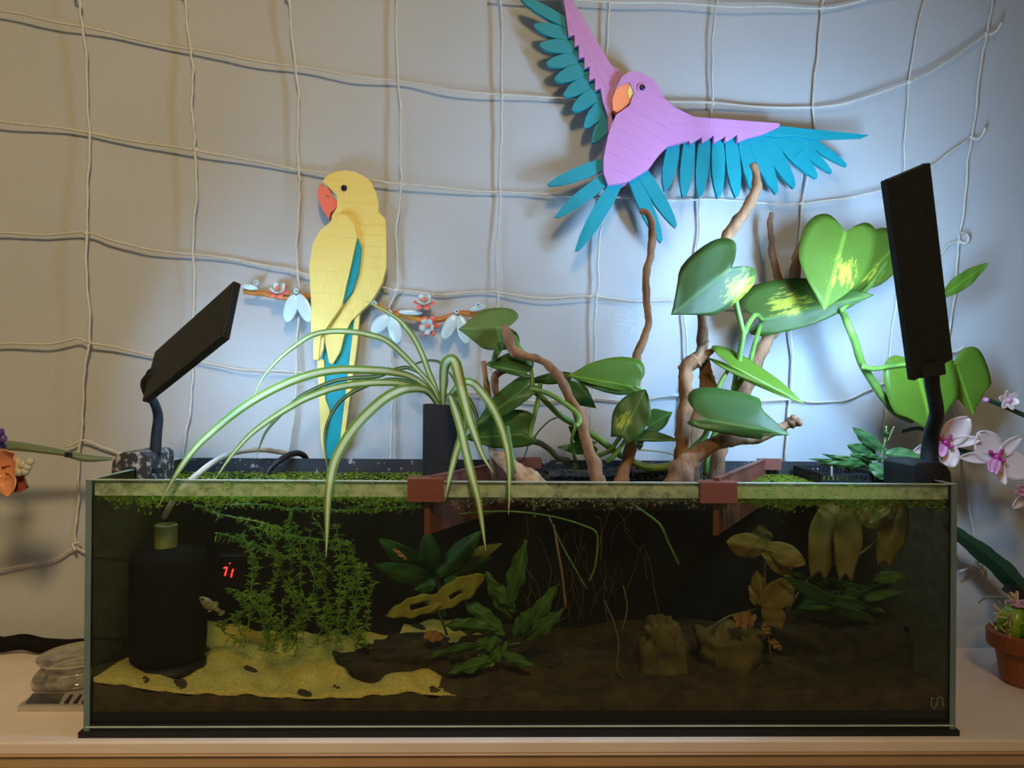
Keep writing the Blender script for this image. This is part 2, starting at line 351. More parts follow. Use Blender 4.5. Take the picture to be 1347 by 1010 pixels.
MB().box((-TX + G, 0.0037, TZ0 + .007), (TX - G, TD - .006, TZ0 + .017)).build('base_silicone', 'foam_black', tank)
MB().box((-TX + G + .001, G * .6 + .0001, WZ + .0008), (TX - G - .001, G * .6 + .0004, TZ1 - .0008)).build('splash_film', 'splash_film', tank)
lg = MB(); lr = 0.00035
lg.tube(pxpath([(1225, 918), (1225, 929), (1228, 932), (1231, 929), (1231, 925)], -0.0008), lr, 5)
lg.tube(pxpath([(1225, 918), (1229, 918)], -0.0008), lr, 5)
lg.tube(pxpath([(1233, 928), (1233, 919), (1236, 916), (1240, 918), (1240, 929)], -0.0008), lr, 5)
mat('etch', (0.30, 0.30, 0.28), 0.6); lg.build('maker_mark', 'etch', tank)
wt = MB().box((-TX + G + .0006, 0.0042, TZ0 + .018), (TX - G - .0006, TD - .0055, WZ)).build('water', 'water'); tag(wt, 'clear tea-tinted water filling the aquarium', 'water', kind='stuff')

# ================================================================ lamps (two clip-on LED panels)
def lamp_panel(parent, c, a, b, L, W, T, led_mat='led_left'):
    """plate with long axis a, short axis b; LEDs on the side of -(a x b)"""
    a, b = np.array(a) / np.linalg.norm(a), np.array(b) / np.linalg.norm(b); n = np.cross(a, b); n /= np.linalg.norm(n)
    body = MB().obox(c, a * L / 2, b * W / 2, n * T / 2).build('panel', 'metal_black', parent, bevel=0.0012)
    fr = MB().obox(np.array(c) - n * (T / 2 + .0003), a * (L / 2 - .004), b * (W / 2 - .004), n * .0003).build('diffuser_plate', 'brick_white', body)
    nl = max(6, int(L / 0.018)); led = MB()
    for i in range(nl):
        for j in range(3):
            q = np.array(c) - n * (T / 2 + .0012) + a * ((i + .5) / nl - .5) * (L - .012) + b * ((j + .5) / 3 - .5) * (W - .010)
            led.obox(q, a * .0042, b * .0042, n * .0005)
    o = led.build('led_array', led_mat, body); o['kind'] = 'stuff'; o['label'] = 'rows of bright white LEDs'
    for e in (-1, 1):
        for f in (-1, 1): MB().lathe(np.array(c) + a * (L / 2) + b * e * (W / 2 - .005), [(.0018, -.0004), (.0018, .0006)], 10, a).build('screw', 'plastic_black', body) if f > 0 else None
    return n
# left lamp
pl, pr = P(200, 496, 0.070), P(305, 407, -0.055)
a = pr - pl; L = np.linalg.norm(a); a /= L
b = np.array([0, -a[2] / a[1], 1.0]); b /= np.linalg.norm(b)
lampL = thing('clip_on_lamp', 'short black LED panel on a salt-crusted clip, tilted over the filter', 'lamp', P(203, 622, 0.10), 'clip-on aquarium lamps')
lamp_panel(lampL, (pl + pr) / 2, a, b, L, 0.063, 0.008)
cpx = -TX
def clamp(parent, sgn, y0, y1, m, inner, outer, top):
    x = sgn * TX; z0 = TZ1
    pts = [(x - sgn * inner, z0 - .018), (x - sgn * inner, z0 + top * .8), (x - sgn * (inner - .006), z0 + top), (x + sgn * (outer - .014), z0 + top), (x + sgn * (outer - .006), z0 + top * .82),
           (x + sgn * (outer - .001), z0 + top * .45), (x + sgn * outer, z0 - .002), (x + sgn * outer, z0 - .028), (x + sgn * .0015, z0 - .028), (x + sgn * .0015, z0 + .0015), (x - sgn * (G + .0015), z0 + .0015), (x - sgn * (G + .0015), z0 - .018)]
    mb = MB(); mb.prism([(u, y0, v) for u, v in pts], [(u, y1, v) for u, v in pts]); return mb.build('clamp', m, parent, bevel=0.0012)
clamp(lampL, -1, 0.085, 0.150, 'crusted_black', 0.022, 0.020, 0.020)
MB().tube(spline([P(204, 598, .11), P(206, 570, .11), P(208, 548, .11), P(203, 530, .098), P(193, 515, .086), P(191, 503, .076), P(199, 493, .070)], 6), [.0064, .0058, .0052, .0048, .0052], 10).build('gooseneck', 'metal_black', lampL, smooth=True)
MB().blob(P(199, 496, .070), (.006, 0, 0), (0, .007, 0), (0, 0, .010)).build('swivel', 'metal_black', lampL, smooth=True)
MB().tube([P(207, 622, .083), P(207, 615, .083)], .006, 10).build('clamp_screw', 'plastic_black', lampL)
# right lamp
lampR = thing('clip_on_lamp', 'long black LED panel standing upright on a clean black clip beside pothos leaves', 'lamp', P(1226, 630, 0.06), 'clip-on aquarium lamps')
t_, r_ = P(1191, 226, -0.085), P(1224, 486, -0.025)
a = t_ - r_; L = np.linalg.norm(a); a /= L
b = np.array([1.0, 0.40, 0.16]); b = b - a * np.dot(a, b); b = -b / np.linalg.norm(b)
nn = np.cross(a, b)
if nn[1] > 0: b = -b
lamp_panel(lampR, (t_ + r_) / 2, a, b, L, 0.058, 0.008, 'led_right')
clamp(lampR, 1, 0.028, 0.088, 'plastic_black', 0.030, 0.013, 0.020)
MB().tube(spline([P(1223, 612, .06), P(1223, 590, .06), P(1226, 568, .050), P(1232, 545, .025), P(1229, 522, .0), P(1226, 505, -.018), P(1225, 480, -.028)], 6), [.0095, .0085, .0075, .0072, .0075], 12).build('gooseneck', 'plastic_black', lampR, smooth=True)
MB().obox(P(1224, 486, -.030), (.012, 0, .002), (0, .006, 0), (-.001, 0, .007)).build('swivel', 'plastic_black', lampR, bevel=.0015)

# ================================================================ cord net on the wall
ROWS = {
 'r0': [(640, -6), (720, 0), (800, 2), (870, 4), (945, 7), (1010, 9), (1082, 10), (1140, 0), (1200, -14)],
 'rA': [(-40, 6), (0, 14), (54, 25), (108, 35), (180, 52), (251, 65), (320, 77), (389, 88), (455, 98), (524, 107), (590, 117), (661, 125), (735, 128), (798, 131), (880, 133), (938, 136), (1005, 140), (1070, 142), (1130, 130), (1196, 108), (1250, 78), (1297, 45)],
 'rB': [(-40, 154), (0, 159), (60, 167), (117, 174), (190, 189), (257, 197), (330, 212), (392, 222), (460, 233), (527, 241), (590, 249), (660, 252), (730, 257), (797, 259), (860, 263), (920, 262), (990, 266), (1055, 268), (1100, 262), (1160, 250), (1200, 236), (1235, 212), (1278, 181)],
 'rC': [(-40, 306), (0, 307), (60, 308), (113, 307), (150, 316), (190, 328), (255, 334), (320, 344), (372, 352), (392, 358), (440, 366), (500, 377), (522, 381), (570, 387), (610, 385), (655, 384), (720, 393), (785, 389), (840, 397), (900, 394), (970, 402), (1040, 398), (1100, 380), (1180, 360), (1225, 345), (1247, 322), (1262, 318)],
 'rD': [(-40, 454), (0, 453), (60, 452), (100, 446), (117, 450), (150, 457), (200, 467), (253, 475), (320, 485), (388, 490), (450, 496), (515, 503), (580, 514), (645, 519), (710, 527), (780, 524), (840, 527), (900, 520), (970, 530), (1040, 525), (1080, 529), (1110, 526), (1140, 514), (1170, 500), (1210, 480), (1247, 462)],
 'rE': [(88, 588), (104, 580), (120, 582), (140, 590), (168, 601), (200, 606), (245, 602)],
 'rF': [(-40, 756), (0, 748), (40, 743), (75, 734), (98, 722), (120, 727), (180, 733)],
}
COLS = {
 'c1': [(98, -20), (103, 0), (109, 35), (114, 100), (117, 174), (116, 240), (113, 307), (115, 380), (117, 450), (109, 500), (109, 550), (105, 580), (103, 640), (100, 690), (98, 722)],
 'c2': [(238, -20), (242, 0), (251, 65), (253, 110), (253, 160), (257, 197), (257, 260), (254, 334), (255, 400), (253, 475), (252, 520), (247, 555), (240, 605)],
 'c3': [(376, -20), (379, 0), (389, 88), (392, 150), (392, 222), (395, 245), (391, 300), (392, 358), (393, 420), (389, 490), (388, 540), (377, 600)],
 'c4': [(517, -20), (520, 0), (524, 107), (527, 180), (527, 241), (522, 310), (522, 381), (512, 410), (514, 460), (516, 503), (516, 560), (512, 610)],
 'c5': [(656, -20), (658, 0), (661, 125), (658, 190), (658, 252), (654, 320), (654, 384), (650, 450), (645, 519), (648, 610)],
 'c6': [(803, -20), (802, 0), (797, 70), (798, 131), (800, 200), (797, 259), (788, 330), (785, 389), (782, 450), (780, 524), (772, 610)],
 'c7': [(943, -20), (943, 7), (936, 70), (938, 136), (928, 200), (920, 262), (918, 330), (900, 394), (905, 460), (900, 520), (900, 610)],
 'c8': [(1086, -20), (1082, 10), (1074, 80), (1070, 142), (1070, 200), (1055, 268), (1052, 330), (1040, 398), (1042, 460), (1040, 525), (1032, 610)],
 'c9': [(1219, -20), (1215, 0), (1196, 108), (1192, 170), (1188, 230), (1182, 350), (1176, 420), (1168, 500), (1165, 560), (1164, 615)],
 'c10': [(1312, -20), (1308, 0), (1297, 45), (1288, 110), (1278, 181), (1270, 250), (1262, 318), (1255, 390), (1247, 462), (1252, 520), (1264, 570), (1272, 640), (1283, 720), (1290, 745)],
}
for k_, dy in (('rA', 0), ('rB', 0), ('rC', 0), ('rD', 0), ('rF', 0)):
    y_ = ROWS[k_][0][1]; ROWS[k_] = [(-300, y_ - 30), (-230, y_ - 24), (-160, y_ - 18), (-95, y_ - 8), (-25, y_ - (-2))] + ROWS[k_][1:]
ROWS['rT'] = [(-300, -165), (-160, -150), (-25, -135), (95, -110), (232, -80), (372, -55), (514, -38), (654, -26), (803, -20), (800, -125)][:9]
ROWS['rU'] = [(780, -128), (803, -130), (945, -128), (1090, -125), (1226, -118), (1322, -105)]
for k_, x_ in (('c0', -25), ('c00', -160), ('c000', -300)):
    COLS[k_] = [(x_ - 6, -150)] + [next(q for q in ROWS[r_] if q[0] == x_) for r_ in ('rA', 'rB', 'rC', 'rD', 'rF')]
for k_ in list(COLS):
    if k_[1] != '0' and len(k_) < 4 and not k_.startswith('c0'): COLS[k_] = [(COLS[k_][0][0] - 4, -150)] + COLS[k_]
net = thing('cord_net', 'white twisted cord net hung in sagging squares over the wall', 'net', (0, WALL_Y - .01, 0.1))
def nety(x, y):
    base = WALL_Y - 0.0072 - 0.0055 * (math.sin(x * .021 + y * .013) * .5 + .5) - 0.004 * max(0, (200 - x) / 300)
    g = max(math.exp(-((x - 455) / 35) ** 2), math.exp(-((x - 832) / 60) ** 2) if y < 300 else 0)   # the parrots hang against these cords
    return base * (1 - g) + 0.2366 * g
def cord(pts, name, r=0.0017):
    p = spline(np.array([P(x, y, nety(x, y)) for x, y in pts]), 7)
    ph = random.random() * 9; s_ = np.arange(len(p))
    p[:, 0] += 0.0011 * np.sin(s_ * .55 + ph) + .0006 * np.sin(s_ * 1.3 + ph * 2); p[:, 2] += 0.0010 * np.sin(s_ * .47 + ph * 3)
    MB().tube(p, r, 7, lump=.25).build(name, 'cord_white', net, smooth=True)
for k_, v_ in ROWS.items(): cord(v_, 'horizontal_cord', 0.00155)
for k_, v_ in COLS.items(): cord(v_, 'vertical_cord', 0.00185 if k_ in ('c1', 'c2', 'c3') else 0.0016)
rowpts = {q for v_ in ROWS.values() for q in v_}
for v_ in COLS.values():
    for q in v_:
        if q in rowpts:
            y_ = nety(*q); c = P(q[0], q[1], y_)
            MB().blob(c, (.0034, 0, .001), (0, .0026, 0), (-.001, 0, .0032), 8, 6, .25).build('knot', 'cord_white', net, smooth=True)
for pts in ([(1297, 45), (1306, 44), (1313, 38), (1317, 30)], [(1278, 181), (1285, 183), (1292, 178), (1296, 168)], [(1262, 318), (1271, 320), (1274, 312), (1268, 306), (1260, 308)], [(1247, 462), (1258, 462), (1268, 456)],
            [(1290, 745), (1275, 747), (1262, 752)], [(1290, 745), (1296, 752), (1297, 760)], [(1290, 745), (1284, 738), (1294, 737), (1290, 747)], [(98, 722), (104, 714), (96, 716), (99, 724)]):
    MB().tube(spline(np.array([P(x, y, WALL_Y - .008 - .003 * i) for i, (x, y) in enumerate(pts)]), 6), .0017, 7).build('cord_tail', 'cord_white', net, smooth=True)

# ================================================================ yellow brick-built parrot
yp = thing('brick_parrot', 'yellow brick-built parrot with coral beak perched on the wall', 'wall decoration', P(435, 625, .24), 'brick-built parrots on the wall')
body = [(424, 238.5), (431, 230), (442, 225.5), (454, 224), (467, 226), (478, 231.4), (487.5, 238.5), (494.6, 254), (497.6, 267), (497.6, 279), (506.5, 287), (508, 310), (508, 350), (503, 371), (496, 384), (487, 398), (473, 411), (461, 423), (453, 440), (447, 463), (437.5, 479), (433, 477), (427, 446), (421, 400), (425, 330), (436, 290), (437, 283), (443.5, 272), (443, 256), (432, 246)]
bricked('body', body, 0.2230, 0.2356, 'brick_yellow', yp, 0.05, 30, 14)
wing = [(433, 293), (441, 285), (448, 282), (455, 282.5), (466, 295), (469.7, 311), (461.5, 349.5), (449.5, 401.6), (441, 414), (434, 424), (421, 444), (409, 440), (409.5, 403), (406.8, 349.5), (411.4, 320.6), (420, 304)]
bricked('wing', wing, 0.2110, 0.2229, 'brick_yellow', yp, 0.05, 22, 15)
slab('wing_feather', [(469.6, 311), (475, 325.5), (473, 348), (471, 360), (463, 384), (449.5, 401.6), (461.5, 349.5)], 0.2165, 0.2229, 'brick_teal', yp)
slab('beak', [(422.7, 240), (418.5, 246), (418, 256), (420, 267), (426, 279), (433, 288), (434.6, 280), (443.5, 272), (443, 265), (439, 261), (432, 247), (424.5, 246)], 0.2255, 0.2350, 'brick_coral', yp)
slab('cheek', [(432, 247), (436, 247.5), (443.5, 256), (442.5, 264), (439.5, 261)], 0.2285, 0.2350, 'brick_paleblue', yp)
MB().lathe(P(452.7, 247.5, 0.2232), [(.0041, -.001), (.0041, .0012), (.003, .0024), (.001, .0029)], 18, (0, -1, 0)).build('eye', 'brick_darkblue', yp, smooth=True)
MB().tube([P(429, 257, .2256), P(432, 257.5, .2254), (P(432.5, 260, .2256))], .0005, 5).build('nostril', 'brick_black', yp)
slab('tail_feather', [(461, 421), (467, 416), (467, 440), (447, 584), (440, 622), (428, 622), (427, 590), (434, 541), (428, 525), (424, 470), (430, 440)], 0.2305, 0.2356, 'brick_teal', yp)
slab('tail_edge', [(467, 414), (473, 411), (470, 450), (452, 582), (447, 582)], 0.2270, 0.2356, 'brick_yellow', yp)
slab('tail_edge', [(417, 473), (426, 473), (427, 500), (428, 525), (434, 541), (426, 589), (433, 622), (429, 622), (422, 580), (420, 530)], 0.2270, 0.2356, 'brick_yellow', yp)
slab('wing_tip', [(412, 442), (422, 444), (419, 473), (412, 473)], 0.2180, 0.2229, 'brick_yellow', yp)
slab('wing_tip', [(421, 444), (427, 440), (425, 460), (419.5, 473)], 0.2200, 0.2229, 'brick_yellow', yp)

# ================================================================ pink brick-built parrot
pp = thing('brick_parrot', 'pink brick-built parrot in flight with spread teal feathers', 'wall decoration', P(800, 330, .24), 'brick-built parrots on the wall')
pbody = [(810, 116), (813, 111), (818, 100.6), (828.6, 94), (836, 93.5), (844, 95.4), (859.5, 104.4), (870, 118.6), (873.7, 129), (882, 160), (877.5, 190.6), (867, 203.5), (854, 221.5), (834, 234), (823.5, 239.5), (800, 243), (794, 227), (794, 208.6), (800, 178), (805.5, 162), (810.6, 151), (828.6, 138), (834, 122), (828, 108), (818, 111)]
bricked('body', pbody, 0.2020, 0.2360, 'brick_pink', pp, 0.5, 34, 16)
rw = [(873, 129), (889, 142), (900.7, 147.4), (912, 153.5), (1025.6, 162.2), (1025.6, 166.5), (1006, 175.6), (983.6, 181), (970, 187), (970, 177), (953.6, 187), (954.7, 179), (939, 188), (939, 178), (923.5, 188.3), (923.5, 180), (908, 189), (906, 185), (879, 192), (868, 202), (860, 190), (862, 140)]
bricked('wing', rw, 0.2110, 0.2190, 'brick_pink', pp, 0.07, 32, 11)
lw = [(741.5, 0), (732, -30), (728, -60), (736, -58), (753, 0), (778, 42), (804.6, 86.7), (812, 90), (819, 97), (812, 108), (806, 128), (804, 150), (806, 162), (800, 175), (799.6, 152), (793, 133), (790, 116), (782.8, 118), (783, 102.7), (775, 105), (776, 87.5), (769, 89), (769, 75), (761.7, 75.7), (761.7, 59), (756, 60.6), (756, 45.5), (748, 47), (744, 15)]
bricked('wing', lw, 0.2120, 0.2195, 'brick_pink', pp, 1.05, 32, 11)
def feather(root, tip, wd, Yf, thick=0.006, lean=0):
    d = np.array(tip, float) - root; L = np.linalg.norm(d); d /= L; n = np.array([-d[1], d[0]])
    prof = [(0, .36), (.12, .44), (.35, .50), (.6, .48), (.8, .36), (.93, .20), (1.0, .10)]; prof2 = [(.97, -.12), (.85, -.30), (.65, -.44), (.35, -.50), (.12, -.42), (0, -.34)]
    poly = [np.array(root) + d * L * a_ + n * wd * b_ for a_, b_ in prof + prof2]
    fo = slab('feather', [tuple(q) for q in poly], Yf, Yf + thick, 'brick_teal', pp, 0.0005)
    mid = clip_half(poly, np.array(root) + d * L * .5, d)
    mb = MB(); mb.prism([P(x, y, Yf - .0009) for x, y in mid], [P(x, y, Yf + .0006) for x, y in mid]); mb.build('brick', 'brick_teal', fo)
    return fo
def clip_half(poly, p0, d):
    out = []
    for i in range(len(poly)):
        a_, b_ = poly[i - 1], poly[i]; sa, sb = np.dot(a_ - p0, d), np.dot(b_ - p0, d)
        if (sa >= 0) != (sb >= 0): out.append(a_ + (b_ - a_) * (sa / (sa - sb)))
        if sb >= 0: out.append(b_)
    return out
for i, (r0, t0, w0_) in enumerate([((888, 184), (875.6, 251), 19), ((908, 180), (900, 260), 18), ((928, 178), (921, 260), 18), ((944.6, 177), (946, 261), 18), ((961, 176), (970, 260), 19), ((977, 174), (995, 258), 19),
        ((990, 174), (1022.6, 254.7), 20), ((1003, 173), (1046, 247), 20), ((1020, 174), (1076, 233.6), 20), ((1036, 174), (1095, 227), 14), ((1050, 174), (1115, 218), 12)]):
    feather(r0, t0, w0_, 0.2195 + .0006 * (i % 2) + .0001 * i, 0.007)
slab('feather', [(1001.4, 176.8), (1010, 168), (1028, 165.5), (1072.7, 170), (1143.5, 177.2), (1133, 181.7), (1072.7, 183.4), (1050, 179), (1020, 180)], 0.2155, 0.2205, 'brick_teal', pp, .0006)
for i, (r0, t0, w0_) in enumerate([((752, -32), (690, -62), 15), ((746, -8), (694, -30), 14), ((748, 32), (684, -4), 15), ((752, 47), (702, 33), 18), ((760, 62), (709.6, 59), 19), ((767, 76), (718.8, 84), 19), ((775, 88), (729.7, 105), 20), ((783, 102), (741.5, 126), 20), ((792, 116), (753, 145.6), 20), ((799, 130), (769.3, 168), 19), ((806, 146), (780, 188), 18)]):
    feather(r0, t0, w0_, 0.2196 + .0006 * (i % 2), 0.007)
for i, (r0, t0, w0_) in enumerate([((806, 211), (720.6, 243.4), 18), ((806, 227), (731, 286), 18), ((814, 236), (758, 331), 20), ((830, 225), (871, 319), 19), ((841, 219), (890.4, 299), 18)]):
    feather(r0, t0, w0_, 0.2110 + .0008 * (i % 2), 0.007)
slab('feather_mount', [(737, -20), (746, -22), (800, 130), (806, 165), (798, 165), (790, 135)], 0.2268, 0.2330, 'brick_black', pp)
slab('feather_mount', [(880, 172), (1060, 174), (1058, 181), (880, 186)], 0.2275, 0.2330, 'brick_black', pp)
slab('tail_mount', [(802, 200), (860, 195), (855, 225), (800, 238)], 0.2190, 0.2355, 'brick_black', pp)
slab('beak', [(810.6, 116), (818, 111), (828.6, 108), (833.8, 122.5), (828.6, 135), (820, 143), (812, 148), (806, 144), (805, 131.5)], 0.2050, 0.2300, 'brick_orange', pp)
slab('cheek', [(828.6, 111), (834, 122.5), (828, 131), (825, 121)], 0.2040, 0.2080, 'brick_lightyellow', pp)
MB().lathe(P(844.6, 115.5, 0.2022), [(.0041, -.001), (.0041, .0012), (.003, .0024), (.001, .0029)], 18, (0, -1, 0)).build('eye', 'brick_darkblue', pp, smooth=True)
MB().blob(P(843.5, 114.5, .2019), (.0062, 0, 0), (0, .0012, 0), (0, 0, .0062)).build('eye_ring', 'brick_pink', pp, smooth=True)

# ================================================================ brick-built blossom branch behind the yellow parrot
br = thing('blossom_branch', 'brown brick-built branch with pale blue leaves and coral blossoms behind the yellow parrot', 'wall decoration', P(480, 440, .235))
MB().tube(spline(pxpath([(321, 383), (333, 385), (345, 386), (362, 389), (380, 392), (394, 391, .2305), (411, 389, .2396), (450, 388, .2402), (476, 392, .2402), (491, 399, .2398), (505, 408, .2345), (522, 413), (540, 417), (556, 421), (575, 421), (590, 417), (604, 412), (625, 413), (642, 412)], .232), 3), .0040, 10, lump=.12).build('branch', 'brick_branch', br)
def bleaf(base, tip, hw, Y=0.226):
    b_, t_ = P(base[0], base[1], Y), P(tip[0], tip[1], Y - .004); a_ = (t_ - b_) / 2; s_ = np.cross(a_ / np.linalg.norm(a_), (0, -1, 0)) * hw * sc(Y)
    MB().blob((b_ + t_) / 2, a_, s_, (0, -.0018, 0), 16, 8).build('leaf', 'brick_paleblue', br, smooth=True)
for base, tip, hw in [((388, 386), (377, 424), 9), ((392, 386), (408, 424), 9), ((512, 414), (489, 438), 9), ((514, 414), (524, 452), 9), ((600, 413), (583, 446), 8.5), ((604, 414), (615, 453), 8.5), ((340, 379), (318, 376), 4), ((556, 412), (524, 410), 3.5), ((640, 402), (618, 408), 4)]:
    bleaf(base, tip, hw)
for c_ in [(390.5, 383), (513, 411), (601, 410), (493, 399), (629, 401), (338, 372)]:
    q = P(c_[0], c_[1], .2235); st = MB().lathe(q, [(.0032, -.004), (.0032, .0035), (.0022, .0040)], 14, (0, -1, 0)).build('stud', 'brick_paleblue', br)
    MB().lathe(q, [(.0012, .0041), (.0010, .0044)], 10, (0, -1, 0)).build('stud_hole', 'brick_darkblue', st)
def blossom(c, ax, Y=0.222, s=1.0):
    ax = np.array(ax, float); ax /= np.linalg.norm(ax); q = P(c[0], c[1], Y); u = np.cross(ax, (0.1, .3, 1)); u /= np.linalg.norm(u); v = np.cross(ax, u)
    fl = MB()
    for k in range(6):
        t = 2 * math.pi * k / 6; r = math.cos(t) * u + math.sin(t) * v; e = np.cross(ax, r)
        fl.blob(q + r * .0095 * s - ax * .003, r * .0058 * s, e * .0042 * s, ax * .0014 * s, 10, 6)
    fo = fl.build('blossom', 'brick_coral', br, smooth=True)
    cup = MB()
    for k in range(5):
        t = 2 * math.pi * k / 5 + .3; r = math.cos(t) * u + math.sin(t) * v; e = np.cross(ax, r)
        cup.blob(q + r * .0068 * s + ax * .001, (r + ax * .9) * .0042 * s, e * .0046 * s, (ax - r * .9) * .0009 * s, 10, 6)
    cup.lathe(q, [(.003 * s, -.004), (.0055 * s, 0)], 12, ax); cup.build('petal_cup', 'brick_paleblue', fo, smooth=True)
    MB().lathe(q, [(.0028 * s, 0), (.0030 * s, .004), (.0022 * s, .0052)], 12, ax).build('flower_centre', 'brick_coral', fo, smooth=True)
blossom((366, 381), (0.05, -.75, .65)); blossom((558, 396), (0, -.75, .65)); blossom((563, 429), (-.35, -.93, -.1))

# ================================================================ more materials
mat('wood', (0.31, 0.165, 0.085), 0.75, (0.085, 0.040, 0.022), 70, bump=1.0, bscale=130, stretch=(1, 1, .3), contrast=(0.42, 0.72), spec=0.25, detail=7)
mat('wood_pale', (0.52, 0.35, 0.22), 0.75, (0.22, 0.12, 0.07), 70, bump=1.0, bscale=130, contrast=(0.42, 0.72), spec=0.25)
mat('stem_green', (0.16, 0.30, 0.045), 0.45, (0.08, 0.18, 0.03), 40)
mat('stem_dark', (0.045, 0.05, 0.02), 0.55, (0.03, 0.05, 0.02), 40)
mat('root_tan', (0.20, 0.16, 0.08), 0.7)
uvleaf('pothos', (0.058, 0.135, 0.026), (0.110, 0.257, 0.049), stripe=(0.462, 0.492, 0.508, 0.538), transl=0.28)
uvleaf('pothos_pale', (0.17, 0.30, 0.085), (0.221, 0.390, 0.111), stripe=(0.462, 0.492, 0.508, 0.538), transl=0.30, rough=0.5)
uvleaf('pothos_bright', (0.12, 0.23, 0.020), (0.228, 0.437, 0.038), stripe=(0.462, 0.492, 0.508, 0.538), transl=0.35)
uvleaf('pothos_variegated_a', (0.045, 0.095, 0.018), (0.085, 0.180, 0.034), stripe=(0.462, 0.492, 0.508, 0.538), vari=(0.12, 0.05, 0.75), transl=0.25, rough=0.48)
uvleaf('pothos_variegated_b', (0.050, 0.105, 0.016), (0.095, 0.199, 0.030), stripe=(0.462, 0.492, 0.508, 0.538), vari=(0.36, 0.28, 1.1), transl=0.2, rough=0.48)
uvleaf('pothos_variegated_c', (0.075, 0.135, 0.014), (0.142, 0.257, 0.027), stripe=(0.462, 0.492, 0.508, 0.538), vari=(0.36, 0.50, 1.0), transl=0.16, rough=0.48)
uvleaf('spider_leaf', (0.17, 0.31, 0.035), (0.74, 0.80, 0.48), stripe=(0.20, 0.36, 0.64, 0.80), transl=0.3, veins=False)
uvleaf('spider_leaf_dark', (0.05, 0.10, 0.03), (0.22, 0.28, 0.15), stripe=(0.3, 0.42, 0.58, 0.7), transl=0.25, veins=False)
uvleaf('hoya', (0.075, 0.19, 0.055), (0.13, 0.26, 0.09), stripe=(.42, .48, .52, .58), transl=0.2)
uvleaf('anubias', (0.05, 0.15, 0.025), (0.07, 0.19, 0.035), transl=0.3, rough=.5)
uvleaf('java_fern', (0.085, 0.20, 0.03), (0.12, 0.26, 0.05), stripe=(.4, .47, .53, .6), transl=0.3, rough=.5)
uvleaf('lily_yellow', (0.42, 0.36, 0.045), (0.46, 0.38, 0.06), transl=0.35, rough=.6)
uvleaf('lily_brown', (0.36, 0.24, 0.05), (0.40, 0.27, 0.07), transl=0.4, rough=.6)
uvleaf('leaf_orange', (0.50, 0.24, 0.09), (0.50, 0.24, 0.09), transl=0.2, rough=.6)
mat('duckweed', (0.44, 0.56, 0.05), 0.55, (0.28, 0.42, 0.03), 300, transl=0.6)
mat('duckweed_dead', (0.44, 0.40, 0.24), 0.6, (0.16, 0.15, 0.05), 260, transl=0.35)
mat('frond', (0.30, 0.46, 0.05), 0.5, (0.14, 0.27, 0.03), 120, transl=0.4)
mat('sand', (0.92, 0.70, 0.20), 0.9, (0.70, 0.50, 0.14), 260, bump=0.9, bscale=500)
mat('soil', (0.045, 0.026, 0.013), 0.95, (0.10, 0.06, 0.025), 45, bump=0.8, bscale=260)
mat('gravel', (0.012, 0.011, 0.010), 0.6, (0.05, 0.045, 0.04), 200, bump=.5)
mat('rock', (0.10, 0.065, 0.03), 0.9, (0.20, 0.15, 0.05), 35, bump=0.9, bscale=120)
mat('rock_dark', (0.022, 0.016, 0.010), 0.9, (0.055, 0.036, 0.018), 60, bump=0.9, bscale=120)
mat('hose_clear', (0.62, 0.55, 0.46), 0.3, (0.42, 0.30, 0.18), 40, transl=0.3)
mat('olive_plastic', (0.26, 0.24, 0.07), 0.5, (0.20, 0.18, 0.05), 60)
mat('digit_red', (1.0, 0.02, 0.02), 0.5, (1.0, 0.02, 0.02), emit=5.0)
mat('fish_skin', (0.36, 0.33, 0.20), 0.35, (0.14, 0.14, 0.09), 240)
mat('petal_white', (0.78, 0.62, 0.58), 0.3, (0.75, 0.58, 0.55), 30, transl=0.15)
mat('petal_pink', (0.70, 0.30, 0.55), 0.3)
mat('magenta', (0.45, 0.03, 0.20), 0.3)
mat('lego_green', (0.010, 0.055, 0.028), 0.35, (0.012, 0.062, 0.032), 30)
mat('lego_sage', (0.16, 0.22, 0.13), 0.4)
mat('lego_lime', (0.28, 0.42, 0.03), 0.28, (0.22, 0.36, 0.03), 60)
mat('lego_tan', (0.66, 0.49, 0.26), 0.4)
mat('terracotta', (0.30, 0.085, 0.035), 0.45, (0.27, 0.075, 0.03), 50)
mat('peach', (0.72, 0.30, 0.15), 0.35)
mat('dark_red', (0.30, 0.07, 0.04), 0.4)
mat('purple', (0.10, 0.04, 0.22), 0.4)
mat('cream_clear', (0.70, 0.66, 0.52), 0.2, transl=0.3)
mat('silver', (0.58, 0.55, 0.50), 0.35, metal=0.6)
mat('lcd', (0.055, 0.055, 0.050), 0.15)
mat('rubber', (0.010, 0.009, 0.009), 0.8, spec=0.1)
thin_glass('clear_plastic', (0.90, 0.88, 0.84), 0.10, 0.08, haze=0.22, hazecol=(0.75, 0.68, 0.6))

